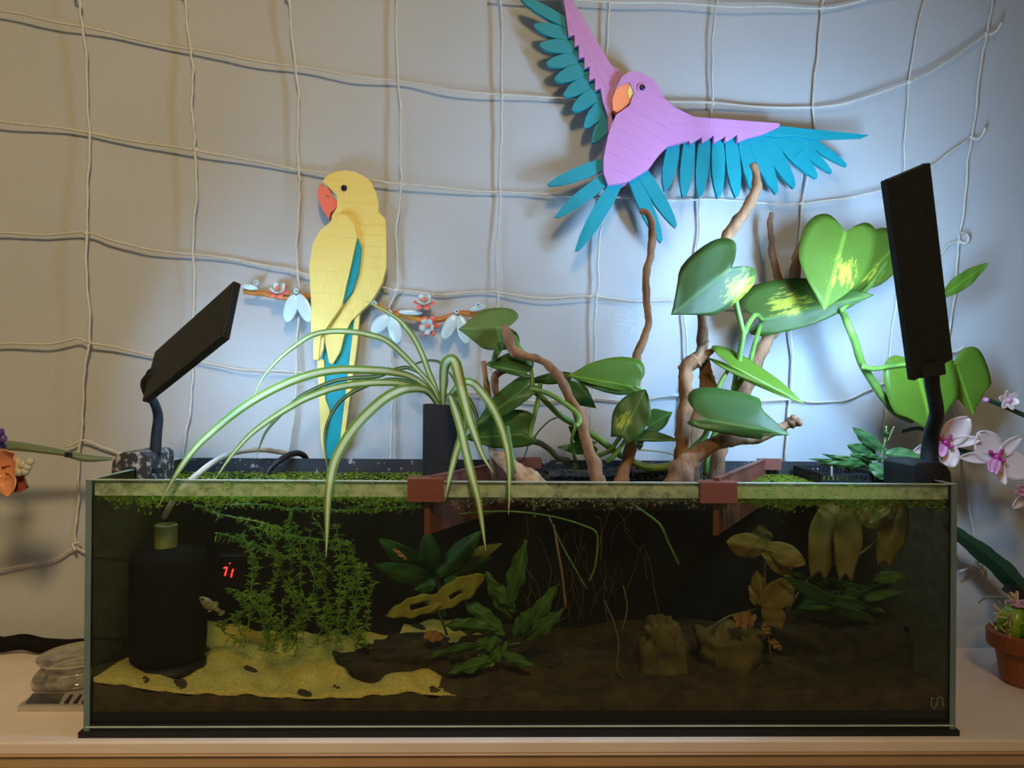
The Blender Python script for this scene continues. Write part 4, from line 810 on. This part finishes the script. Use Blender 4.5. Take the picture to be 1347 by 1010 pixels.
fs += [tuple(range(12)), tuple(range((len(prof) - 1) * 12, len(prof) * 12))]; mb = MB(); mb.add(vs, fs); mb.build('body', 'fish_skin', fi, smooth=True)
for nm, pts in (('tail_fin', [(.86, .05), (1.0, .15), (1.06, .06), (1.04, -.05), (.98, -.12), (.86, -.05)]), ('dorsal_fin', [(.48, .17), (.58, .26), (.70, .20), (.68, .10)]), ('anal_fin', [(.50, -.18), (.60, -.25), (.66, -.16), (.62, -.10)])):
    mb = MB(); mb.prism([h0 + ax * L * x_ + up * L * y_ - sd * .0003 for x_, y_ in pts], [h0 + ax * L * x_ + up * L * y_ + sd * .0003 for x_, y_ in pts]); mb.build(nm, 'fish_skin', fi)
for s_ in (-1, 1): MB().blob(h0 + ax * L * .13 + up * L * .03 + sd * s_ * L * .06, ax * .0014, up * .0014, sd * .0008).build('eye', 'brick_black', fi, smooth=True)

# ================================================================ underwater plants
def underleaves(name, label, loc, rows, m, wave=0, stem=True, **kw):
    t = thing(name, label, 'aquatic plant', loc)
    for r in rows:
        b_, t_, h, y_ = r[:4]; k2 = dict(kw); k2.update(r[4] if len(r) > 4 else {}); mm = k2.pop('m', m)
        blade(b_, t_, h * random.uniform(.85, 1.15), h * random.uniform(.85, 1.15), y_, y_ + random.uniform(-.02, .01), yl=random.uniform(-.004, .01), yr=random.uniform(-.004, .01), wave=wave, bow=random.uniform(0, .008), **k2).build('leaf', mm, t, smooth=True, solid=.0005)
    return t
an = underleaves('broad_leaf_plant', 'dark green broad-leaved aquatic plant under the left brown barrier', P(575, 790, .12), [((575, 765), (492, 742), 14, .12), ((568, 758), (498, 708), 17, .13), ((570, 756), (562, 696), 14, .125), ((578, 756), (634, 698), 16, .115), ((588, 760), (648, 732), 14, .12), ((585, 766), (622, 772), 12, .11), ((572, 768), (545, 775), 10, .11), ((600, 745), (660, 715), 8, .13, {'m': 'lily_yellow'})], 'anubias', heart=.05, w0=.3, peak=.42)
MB().tube(spline(pxpath([(575, 762), (580, 780), (585, 810)], .12), 5), .003, 8).build('rhizome', 'stem_dark', an)
yl = underleaves('yellowing_leaf', 'large mustard-yellow torn leaf sunk between the broad-leaved plant and the fern', P(572, 820, .06), [], 'lily_yellow')
blade((580, 790), (507, 810), 12, 15, .06, .05, heart=.02, w0=.6, peak=.4, wave=.6, ns=18, nv=12, hole=[(.15, .55, .34, .6)]).build('leaf', 'lily_yellow', yl, smooth=True, solid=.0005)
blade((566, 798), (638, 756), 15, 16, .06, .055, heart=.05, w0=.55, peak=.55, wave=.6, ns=18, nv=12, hole=[(.3, .55, .42, .62)]).build('leaf', 'lily_yellow', yl, smooth=True, solid=.0005)
MB().tube(spline(pxpath([(572, 794), (580, 812), (588, 835)], .06), 5), .0015, 7).build('stem', 'stem_dark', yl)
o = blade((558, 835), (583, 838), 8, 8, .05, heart=.02, w0=.4, peak=.5).build('fallen_leaf', 'leaf_orange', smooth=True, solid=.0006); tag(o, 'small brown fallen leaf resting under the mustard-yellow leaf', 'leaf', 'fallen leaves in the water')
o = blade((518, 722), (535, 736), 2.5, 2.5, .05, heart=.02, w0=.4, peak=.5).build('fallen_leaf', 'leaf_orange', smooth=True, solid=.0006); tag(o, 'tiny orange leaf sliver drifting before the broad-leaved plant', 'leaf', 'fallen leaves in the water')
jf = underleaves('fern', 'bright green wavy-edged fern at the middle of the tank bottom', P(660, 870, .06), [((668, 800), (692, 710), 11, .06), ((686, 840), (735, 767), 10, .05), ((672, 815), (640, 752), 10, .07), ((640, 846), (562, 864), 7, .030), ((660, 862), (590, 885), 7, .045), ((652, 828), (583, 822), 11, .06), ((690, 842), (742, 800), 9, .06), ((655, 858), (702, 876), 7, .045), ((678, 805), (650, 762), 9, .065), ((665, 835), (610, 790), 10, .065), ((675, 835), (705, 800), 9, .05), ((660, 840), (620, 850), 9, .055), ((668, 845), (640, 870), 8, .05), ((680, 830), (720, 830), 8, .06)], 'java_fern', wave=1.0, heart=.0, w0=.25, peak=.5)
MB().tube(spline(pxpath([(640, 862), (665, 850), (690, 845)], .06), 5), .003, 8).build('rhizome', 'stem_dark', jf)
ll = underleaves('water_lily', 'olive-brown lily leaves hanging below the right brown barrier', P(1010, 850, .07), [((1008, 722), (955, 712), 17, .06), ((1008, 718), (1060, 742), 17, .055), ((1005, 726), (1043, 758), 11, .05), ((1002, 722), (1000, 690), 14, .07), ((1004, 800), (995, 750), 12, .06), ((1002, 798), (1046, 762), 18, .055), ((1008, 794), (1028, 828), 14, .05), ((1002, 800), (985, 770), 8, .065)], 'lily_brown', heart=.05, w0=.35, peak=.5)
for pts in ([(1008, 722), (1006, 760), (1007, 798), (1014, 866)], [(1003, 798), (980, 805), (955, 812), (930, 830)]): MB().tube(spline(pxpath(pts, .065), 5), .001, 6).build('stem', 'root_tan', ll)
l2 = underleaves('water_lily', 'broad translucent brown lily leaves floating under the perforated basket', P(1090, 790, .08), [((1078, 752), (1095, 648), 28, .06), ((1112, 755), (1118, 652), 20, .05), ((1165, 738), (1188, 654), 20, .055), ((1150, 690), (1120, 655), 18, .075), ((1150, 690), (1180, 652), 12, .045)], 'lily_brown', heart=.1, w0=.4, peak=.5)
for pts in ([(1165, 700), (1140, 722), (1115, 738), (1085, 745), (1060, 765), (1040, 796), (1022, 818)],): MB().tube(spline(pxpath(pts, .070), 5), .0013, 6).build('stem', 'root_tan', l2)
for b_, t_, h, lab in (((968, 818), (996, 812), 11, 'crumpled orange leaf caught beside the stones'), ((1003, 822), (1013, 834), 5, 'pale orange leaf scrap under the lily leaves'), ((1014, 842), (1028, 854), 5, 'cream leaf scrap on the dark root mound')):
    o = blade(b_, t_, h, h, .036, heart=.1, w0=.6, peak=.4, wave=1.5).build('fallen_leaf', 'leaf_orange', smooth=True, solid=.0006); tag(o, lab, 'leaf', 'fallen leaves in the water')
cl = underleaves('leafy_clump', 'clump of small dark green leaves growing on the root mound', P(1120, 830, .09), [((1130 + random.uniform(-60, 30), 790 + random.uniform(-12, 12)), (1120 + random.uniform(-90, 75), 765 + random.uniform(-20, 50)), random.uniform(7, 11), .08 + random.uniform(-.03, .03)) for _ in range(26)] + [((1088, 768), (1068, 772), 8, .078, {'m': 'java_fern'}), ((1150, 760), (1192, 756), 8, .05, {'m': 'java_fern'}), ((1140, 790), (1170, 783), 7, .045, {'m': 'java_fern'})], 'anubias', wave=.6, heart=.05, w0=.4, peak=.4, ns=8, nv=6)

# feathery stem plants
def stemplant(pts, Y, dens=1.0, leafpx=11, label='feathery green stem plant in the thicket beside the sponge filter', group='feathery stem plants in the water'):
    pts = [(x + random.uniform(-9, 9), y + random.uniform(-5, 5)) for x, y in pts]; p = spline(pxpath(pts, Y, Y + random.uniform(-.01, .02)), 8); t = thing('stem_plant', label, 'aquatic plant', p[-1], group); k = sc(Y)
    MB().tube(p, .0007, 5).build('stem', 'stem_green', t)
    vs, fs = [], []; n = len(p); tg = np.gradient(p, axis=0)
    for i in range(0, n, 2):
        tgi = tg[i] / np.linalg.norm(tg[i]); tgi = tgi if tgi[2] > 0 or abs(tgi[0]) > .8 else -tgi
        lift = random.uniform(.1, .9)
        for w_ in range(int(9 * dens)):
            a_ = random.random() * 6.28; d = np.array([math.cos(a_), math.sin(a_), random.uniform(-.5, .5)]) + tgi * lift; d /= np.linalg.norm(d); L = leafpx * k * random.uniform(.5, 1.2); s_ = np.cross(d, (random.random() - .5, 1, random.random() - .5)); s_ = s_ / (np.linalg.norm(s_) + 1e-9) * random.uniform(.0005, .0012)
            o_ = len(vs); c0 = p[i] + tg[i] * random.random(); dr = np.array([0, 0, -.15 * L]); vs += [c0, c0 + d * L * .5 + s_, c0 + d * L + dr, c0 + d * L * .5 - s_]; fs.append((o_, o_ + 1, o_ + 2, o_ + 3))
    m_ = MB(); m_.add(vs, fs); o_ = m_.build('foliage', 'frond', t); o_['kind'] = 'stuff'
for i, (pts, Y) in enumerate([([(320, 700), (335, 730), (340, 770), (335, 830)], .06), ([(352, 690), (365, 740), (360, 790), (352, 850)], .07), ([(385, 680), (390, 720), (400, 770), (392, 845)], .055), ([(410, 700), (418, 740), (425, 790), (420, 845)], .08), ([(440, 690), (446, 740), (440, 790), (446, 840)], .06), ([(462, 720), (468, 760), (462, 800), (455, 840)], .07),
        ([(340, 780), (350, 800), (345, 825), (350, 850)], .045), ([(385, 780), (392, 800), (388, 825), (380, 850)], .05), ([(372, 700), (380, 750), (374, 800), (370, 850)], .10), ([(430, 730), (436, 770), (432, 810), (436, 845)], .10), ([(480, 740), (474, 765), (482, 800), (478, 835)], .05), ([(312, 775), (318, 795), (315, 815), (322, 845)], .08)]):
    stemplant(pts, Y); stemplant([(x + random.uniform(-22, 22), y + random.uniform(-10, 12)) for x, y in pts], Y + random.uniform(-.015, .03))
for i, (pts, Y) in enumerate([([(255, 668), (300, 675), (345, 690), (380, 705)], .03), ([(280, 664), (330, 668), (375, 670), (420, 668)], .02), ([(330, 690), (370, 700), (415, 705), (450, 715)], .05), ([(400, 668), (440, 668), (475, 664), (510, 662)], .02), ([(470, 668), (495, 672), (525, 668), (545, 664)], .02), ([(290, 700), (325, 712), (350, 722), (385, 735)], .07)]):
    stemplant(pts, Y, 1.0, 12, 'feathery green stem trailing just under the floating duckweed')
# runner stems and roots
for pts, Y, r, m_, lab in (([(605, 676), (640, 673), (680, 673), (730, 680), (770, 692), (785, 702), (785, 730), (782, 748), (775, 764)], .02, .0011, 'stem_green', 'pale green runner stem arching under the water surface'),
      ([(820, 655), (845, 672), (868, 690), (880, 715), (893, 742)], .03, .0013, 'stem_green', 'single pale green shoot slanting down beside the right barrier'),
      ([(728, 690), (735, 730), (740, 760), (744, 800)], .05, .0014, 'wood', 'thin reddish stem standing behind the fern'),
      ([(722, 680), (738, 715), (752, 740), (772, 775)], .062, .0009, 'stem_green', 'thin green root dangling beside the reddish stem'),
      ([(795, 790), (808, 820), (814, 850), (812, 880), (830, 900)], .04, .0008, 'root_tan', 'thin pale root curling down to the soil'),
      ([(820, 770), (825, 800), (818, 830)], .06, .0008, 'root_tan', 'pale hooked root hanging in dark water')):
    o = MB().tube(spline(pxpath(pts, Y), 6), r, 6).build('trailing_stem', m_, smooth=True); tag(o, lab, 'stem', 'loose stems in the water')
rt = MB()
for i in range(34):
    x, y = random.uniform(690, 850), random.uniform(662, 780); pts = [(x, y)]
    for j in range(3): pts.append((pts[-1][0] + random.uniform(-14, 14), pts[-1][1] + random.uniform(6, 34)))
    rt.tube(spline(pxpath(pts, random.uniform(.05, .16)), 4), random.uniform(.00014, .0003), 4)
o = rt.build('hanging_roots', 'root_tan'); tag(o, 'tangle of fine pale roots hanging from the planter trough', 'roots', kind='stuff')
# stones and root mounds
def rock(label, poly_c, w, h, d, Y, m_='rock', name='stone', lump=.18, n=34, cat='stone'):
    c_ = P(poly_c[0], poly_c[1], Y); k = sc(Y); mb = MB(); mb.blob((0, 0, 0), (1, 0, 0), (0, 1, 0), (0, 0, 1), n, n - 4)
    ph = [random.random() * 6 for _ in range(6)]; v = np.array(mb.v)
    q = np.sign(v) * np.abs(v) ** .7
    f_ = 1 + lump * (np.sin(v[:, 0] * 4 + ph[0]) * np.cos(v[:, 2] * 5 + ph[1]) + .5 * np.sin(v[:, 1] * 9 + ph[2] + v[:, 0] * 7) + .35 * np.sin(v[:, 2] * 13 + ph[3]))
    f_ = f_ + np.array([lump * 1.2 * NZ.fractal(Vector(x) * 3.1 + Vector((ph[0], ph[1], ph[2])), 1.0, 2.1, 4) for x in v])
    q = q * f_[:, None] * np.array([w * k / 2, d / 2, h * k / 2]) + c_; q[:, 0] = np.clip(q[:, 0], -TX + G + .004, TX - G - .004); q[:, 1] = np.clip(q[:, 1], .008, TD - .009); q[:, 2] = np.maximum(q[:, 2], .026); mb.v = [tuple(x) for x in q]; o = mb.build(name, m_, smooth=True); return tag(o, label, cat)
rock('pale-edged blocky stone on the soil below the right barrier', (872, 858), 54, 84, .05, .070)
rock('larger brown stone sloping down beside the root mound', (958, 866), 80, 82, .06, .075)
rock('low dark rounded stone behind the fern', (800, 872), 90, 50, .05, .135, 'rock_dark')
rock('dark sunken wood mound on the sand near the fern', (545, 872), 150, 60, .06, .075, 'rock_dark', 'sunken_wood', cat='driftwood')
rock('dark sunken wood hump under the fern', (702, 882), 80, 42, .05, .095, 'rock_dark', 'sunken_wood', cat='driftwood')
rock('big dark brown root mound filling the right end of the tank', (1120, 880), 230, 165, .12, .115, 'rock_dark', 'root_mound', .16, 60, cat='driftwood')

# ================================================================ brick-built orchid at the right
oc_base = np.array([0.735, 0.185, 0.0])
orc = thing('brick_orchid', 'brick-built orchid with white and magenta flowers right of the aquarium', 'flower', oc_base)
MB().lathe(oc_base, [(.030, 0), (.034, .004), (.040, .060), (.043, .062), (.043, .072), (.038, .072), (.037, .062)], 24).build('flower_pot', 'brick_white', orc, smooth=False)
MB().lathe(oc_base + (0, 0, .055), [(.001, .008), (.0375, .008)], 24).build('pot_soil', 'gravel', orc)
MB().tube(spline([oc_base + (0, 0, .06), oc_base + (.01, 0, .2), P(1392, 560, .15), P(1362, 551, .15), P(1347, 546, .15), P(1322, 535, .15), P(1298, 525, .15)], 6), [.0042, .004, .0036, .003, .0028], 10).build('flower_stem', 'lego_green', orc, smooth=True)
MB().tube(spline([oc_base + (.005, 0, .12), P(1400, 640, .165), P(1350, 615, .175), P(1311, 605, .172), P(1243, 585, .175), P(1213, 564, .175), P(1186, 567, .175)], 6), [.0042, .004, .0034, .003, .0026], 10).build('flower_stem', 'lego_green', orc, smooth=True)
MB().blob(P(1297, 526, .146), (.0038, 0, 0), (0, .0038, 0), (0, 0, .0034)).build('bud', 'petal_pink', orc, smooth=True)
def petal(name, base, tip, hw, Y, m_, parent, cup=.003, Yt=None):
    b_, t_ = P(base[0], base[1], Y), P(tip[0], tip[1], Y - .006 if Yt is None else Yt); a_ = (t_ - b_); L = np.linalg.norm(a_); u = a_ / L; s_ = np.cross(u, (0, 1, 0)); s_ /= np.linalg.norm(s_); n_ = np.cross(s_, u); hw_ = hw * sc(Y); vs, fs = [], []
    for i in range(9):
        f_ = i / 8; wd = hw_ * max(.02, math.sin(math.pi * (0.08 + .90 * f_) ** .9)) ** .62
        for j in range(7):
            v = -1 + j / 3; vs.append(b_ + a_ * f_ + s_ * v * wd + np.array([0, -1, 0]) * cup * (v * v + (2 * f_ - 1) ** 2 * .7))
    for i in range(8):
        for j in range(6): q = i * 7 + j; fs.append((q, q + 1, q + 8, q + 7))
    m__ = MB(); m__.v = [tuple(q) for q in vs]; m__.f = fs; return m__.build(name, m_, parent, smooth=True, solid=.0012)
def orchid_flower(c, petals, lips, Y):
    ce = MB(); ce.blob(P(c[0], c[1], Y - .006), (.0055, 0, 0), (0, .006, 0), (0, 0, .0055), 10, 8)
    for dx, dy in ((-8, -7), (7, -8), (9, 5)): ce.tube([P(c[0], c[1], Y - .006), P(c[0] + dx, c[1] + dy, Y - .010)], .0016, 7); ce.blob(P(c[0] + dx, c[1] + dy, Y - .010), (.0028, 0, 0), (0, .0028, 0), (0, 0, .0028), 8, 6)
    fo = ce.build('flower', 'magenta', orc, smooth=True)
    for b_, t_, hw in petals: petal('petal', b_, t_, hw, Y, 'petal_white', fo)
    for b_, t_, hw in lips: petal('lip_petal', b_, t_, hw, Y - .008, 'petal_pink', fo, .002)
orchid_flower((1311, 601), [((1309, 601), (1284, 569), 20), ((1313, 603), (1353, 624), 19), ((1314, 598), (1340, 574), 9), ((1306, 602), (1261, 601), 8), ((1312, 606), (1319, 638), 7)], [((1306, 603), (1301, 621), 6), ((1312, 605), (1307, 623), 6)], .165)
orchid_flower((1243, 582), [((1245, 581), (1271, 549), 18), ((1246, 582), (1287, 578), 8), ((1243, 585), (1250, 614), 15), ((1238, 584), (1199, 594), 8), ((1238, 580), (1222, 556), 8)], [((1238, 583), (1228, 592), 6), ((1242, 586), (1236, 600), 6)], .165)
orchid_flower((1357, 650), [((1352, 652), (1329, 667), 7), ((1358, 646), (1372, 625), 13), ((1362, 652), (1385, 660), 13)], [((1353, 645), (1337, 639), 4), ((1352, 649), (1334, 647), 4)], .150)
sf = MB().blob(P(1327.5, 526.5, .140), (.0034, 0, 0), (0, .003, 0), (0, 0, .0034)).build('small_flower', 'petal_pink', orc, smooth=True)
for k in range(6):
    t = k * math.pi / 3 + .25; petal('small_petal', (1327.5 + 2 * math.cos(t), 526.5 + 2 * math.sin(t)), (1327.5 + 14 * math.cos(t), 526.5 + 13 * math.sin(t)), 5, .143, 'petal_white', sf, .0006)
# long thick leaf
lp = spline(pxpath([(1243, 690, .205), (1262, 704, .205), (1290, 725, .203), (1318, 748, .200), (1338, 770, .198), (1356, 792, .197), (1385, 812, .195)], .2), 5); n = len(lp); lf = MB(); vs, fs = [], []
for i in range(n):
    f_ = i / (n - 1); wd = .0125 * max(.05, math.sin(math.pi * min(1, .03 + .75 * f_))) ** .6; sd_ = np.array([.60, -.20, .75]); sd_ /= np.linalg.norm(sd_); st_ = .0012 * ((i // 3) % 2)
    for v_, o_ in ((-1, 0), (0, -.005), (1, 0), (0, .004)): vs.append(lp[i] + sd_ * v_ * (wd + st_) + np.array([-.2, -.9, .1]) * -o_)
for i in range(n - 1):
    for k in range(4): fs.append((i * 4 + k, i * 4 + (k + 1) % 4, (i + 1) * 4 + (k + 1) % 4, (i + 1) * 4 + k))
fs += [(0, 1, 2, 3), (4 * n - 4, 4 * n - 3, 4 * n - 2, 4 * n - 1)]; lf.add(vs, fs); lf.build('long_leaf', 'lego_green', orc)
MB().tube(spline([P(1380, 808, .195), P(1410, 815, .193), oc_base + (-.012, 0, .062)], 5), .006, 8).build('leaf_stalk', 'lego_green', orc); MB().obox(P(1333, 777, .190), (.008, 0, -.006), (0, .006, 0), (.004, 0, .006)).build('leaf_joint', 'brick_black', orc)
MB().tube(spline(pxpath([(1287, 793, .195), (1295, 787, .19), (1306, 785, .188), (1325, 787, .192), (1352, 800, .195)], .19), 5), [.0008, .0014, .0018, .002], 7).build('air_root', 'lego_sage', orc, smooth=True)

# ================================================================ brick-built cactus in terracotta pot
cb = PZ(1350, 898, 0.0); cc = thing('brick_cactus', 'brick-built cactus with tan spines in a terracotta pot', 'plant', cb)
MB().lathe(cb, [(.0255, 0), (.0275, .002), (.0335, .042), (.0415, .043), (.0425, .046), (.0425, .062), (.0385, .0635), (.036, .0635), (.034, .052)], 28).build('flower_pot', 'terracotta', cc, bevel=.0004)
MB().lathe(cb + (0, 0, .05), [(.001, .003), (.0345, .003)], 24).build('pot_soil', 'gravel', cc)
for k in range(8):
    t = k * math.pi / 4 + .3; r = np.array([math.cos(t), math.sin(t), 0]); e = np.array([-r[1], r[0], 0]); lb = MB()
    lb.blob(cb + r * .017 + np.array([0, 0, .073]), r * .014, e * .0105, np.array([0, 0, .022]) - r * .004, 12, 10); lo = lb.build('cactus_lobe', 'lego_lime', cc, smooth=True)
    for hgt in (.062, .082):
        c_ = cb + r * (.031 if hgt < .07 else .026) + np.array([0, 0, hgt]); q = MB(); q.blob(c_, r * .003, e * .003, (0, 0, .003), 8, 6)
        for a_ in range(6): g_ = r * random.uniform(.4, 1) + e * math.cos(a_ * 1.05) * .9 + np.array([0, 0, math.sin(a_ * 1.05) * .9]); q.tube([c_, c_ + g_ / np.linalg.norm(g_) * .013], [.0011, .0008], 6)
        q.build('spine_cluster', 'lego_tan', lo)
tp = MB(); tp.blob(cb + (0, 0, .088), (.014, 0, 0), (0, .014, 0), (0, 0, .010), 12, 8); tp.build('cactus_crown', 'lego_lime', cc, smooth=True)
for k in range(5):
    t = k * 1.26 + 2.2; c_ = cb + np.array([.014 * math.cos(t), .014 * math.sin(t), .0955]); fl_ = MB()
    for j in range(5): a_ = j * 1.256; fl_.blob(c_ + np.array([.0045 * math.cos(a_), .0045 * math.sin(a_), .001]), (.004, 0, 0), (0, .004, 0), (0, 0, .0014), 8, 6)
    fl_.build('cactus_flower', 'petal_pink', cc, smooth=True)
for k in range(5):
    t = k * 1.256 + .5; c_ = cb + np.array([.012 * math.cos(t), .012 * math.sin(t), .096]); q = MB()
    for a_ in range(4): g_ = np.array([math.cos(t) * .6 + .5 * math.cos(a_ * 1.57), math.sin(t) * .6 + .5 * math.sin(a_ * 1.57), 1]); q.tube([c_, c_ + g_ / np.linalg.norm(g_) * .014], [.0011, .0008], 6)
    q.build('spine_cluster', 'lego_tan', cc)

# ================================================================ brick-built flowers at the left
lb_ = np.array([-0.74, 0.15, 0.0])
lf_ = thing('brick_bouquet', 'peach and purple brick-built flowers reaching in left of the aquarium', 'flower', lb_)
MB().lathe(lb_, [(.025, 0), (.03, .004), (.036, .10), (.033, .10), (.028, .02)], 20).build('vase', 'brick_white', lf_, smooth=False)
MB().tube(spline([lb_ + (0, 0, .08), lb_ + (.01, .01, .22), P(-40, 588, .15), P(10, 586, .15), P(60, 592, .16), P(110, 600, .175), P(148, 603, .19)], 6), [.0035, .0045, .006, .0065, .005, .003, .0015], 8).build('long_stem', 'lego_sage', lf_)
MB().tube(spline(pxpath([(85, 597, .165), (110, 603, .175), (130, 604, .18), (148, 604, .188)], .17), 5), [.003, .004, .003, .001], 8).build('stem_leaf', 'lego_sage', lf_)
MB().obox(P(90, 598, .160), (.003, 0, 0), (0, .003, 0), (0, 0, .003)).build('stem_joint', 'brick_black', lf_)
MB().tube(spline([lb_ + (-.01, -.01, .08), lb_ + (0, -.02, .2), P(-25, 640, .09), P(5, 628, .09)], 6), .004, 8).build('flower_stem', 'lego_green', lf_)
petal('petal', (-8, 622), (24, 596), 20, .085, 'peach', lf_, .006); petal('petal', (-20, 615), (-14, 585), 16, .085, 'peach', lf_, .006); petal('petal', (6, 620), (40, 640), 16, .088, 'dark_red', lf_, .006); petal('petal', (8, 622), (18, 650), 13, .080, 'peach', lf_, .005); petal('petal', (0, 616), (-30, 640), 16, .088, 'peach', lf_, .006)
q = MB()
for dx, dy in ((0, 0), (6, 3), (3, 9), (-4, 10), (9, -4)): q.blob(P(30 + dx, 611 + dy, .075), (.005, 0, 0), (0, .005, 0), (0, 0, .005), 9, 7)
q.build('flower_centre', 'cream_clear', lf_, smooth=True)
MB().tube(pxpath([(22, 625), (24, 612), (23, 602)], .074), .0028, 8).build('stamen', 'lego_tan', lf_)
q = MB()
for i in range(16): q.blob(P(random.uniform(-14, 7), random.uniform(566, 590), .10 + random.uniform(-.01, .01)), (.004, 0, 0), (0, .004, 0), (0, 0, .004), 8, 6, .3)
q.build('purple_blossom', 'purple', lf_)
MB().tube(spline([lb_ + (0, 0, .09), lb_ + (.02, -.01, .24), P(-5, 590, .10)], 6), .003, 8).build('flower_stem', 'lego_green', lf_)

# ================================================================ kitchen scale
fl0, bl0 = PZ(22, 936, 0.0), PZ(48, 908, 0.010); xr = -0.462; y0_ = fl0[1]; y1_ = y0_ + .115
ks = thing('pocket_scale', 'small silver digital scale with clear cover left of the aquarium', 'scale', ((fl0[0] + xr) / 2, (y0_ + y1_) / 2, 0))
mb = MB(); xl = fl0[0]
mb.prism([(xl, y0_, 0.0), (xr, y0_, 0.0), (xr, y0_ - .001, .007), (xl + .001, y0_ - .001, .007)], [(xl, y0_ + .004, 0.0), (xr, y0_ + .004, 0), (xr, y0_ + .004, .0075), (xl + .002, y0_ + .004, .0075)])
mb.box((xl + .001, y0_ + .004, 0.0), (xr, y1_, .0078)); mb.build('scale_body', 'silver', ks, bevel=.001)
def onplate(nm, px0, px1, py0, py1, m_, lift=.0004):
    q = [PZ(px0 + (px1 - px0) * 0 - 0, py1, .0079), PZ(px1, py1, .0079), PZ(px1 + (py1 - py0) * .55, py0, .0079), PZ(px0 + (py1 - py0) * .8, py0, .0079)]
    mb = MB(); mb.prism([tuple(v) for v in q], [tuple(v + np.array([0, 0, lift])) for v in q]); return mb.build(nm, m_, ks)
onplate('lcd_screen', 33, 78, 912, 925, 'lcd')
for x_ in (84, 96, 107): onplate('button', x_, x_ + 6, 914, 925, 'plastic_black', .0008)
wx0 = P(46, 905, y0_ + .045)[0]
dm = MB(); yc = y0_ + .080; cx_ = P(50, 895, yc)[0] + .050
dm.lathe((cx_, yc, .0082), [(.050, 0), (.048, .006), (.040, .013), (.036, .0145), (.038, .015), (.043, .022), (.0455, .0245), (.044, .025)], 32); do = dm.build('clear_cover', 'clear_plastic', ks, smooth=True)
MB().tube([(cx_ + .045 * math.cos(t), yc + .045 * math.sin(t), .0332) for t in np.linspace(0, 6.2832, 33)], .0007, 6).build('cover_rim', 'cream_clear', ks)
# ================================================================ black padded cable at the back of the shelf
o = MB().tube(spline([(-.95, .215, .0105), P(-30, 846, .222), P(0, 848, .222), P(30, 844, .222), P(55, 849, .222), P(90, 851, .225), P(108, 850, .225), (-.46, .232, .0105), (-.40, .2355, .0105)], 6), .0100, 12).build('cable_sleeve', 'rubber', smooth=True); tag(o, 'thick black cable sleeve lying along the wall on the shelf', 'cable')
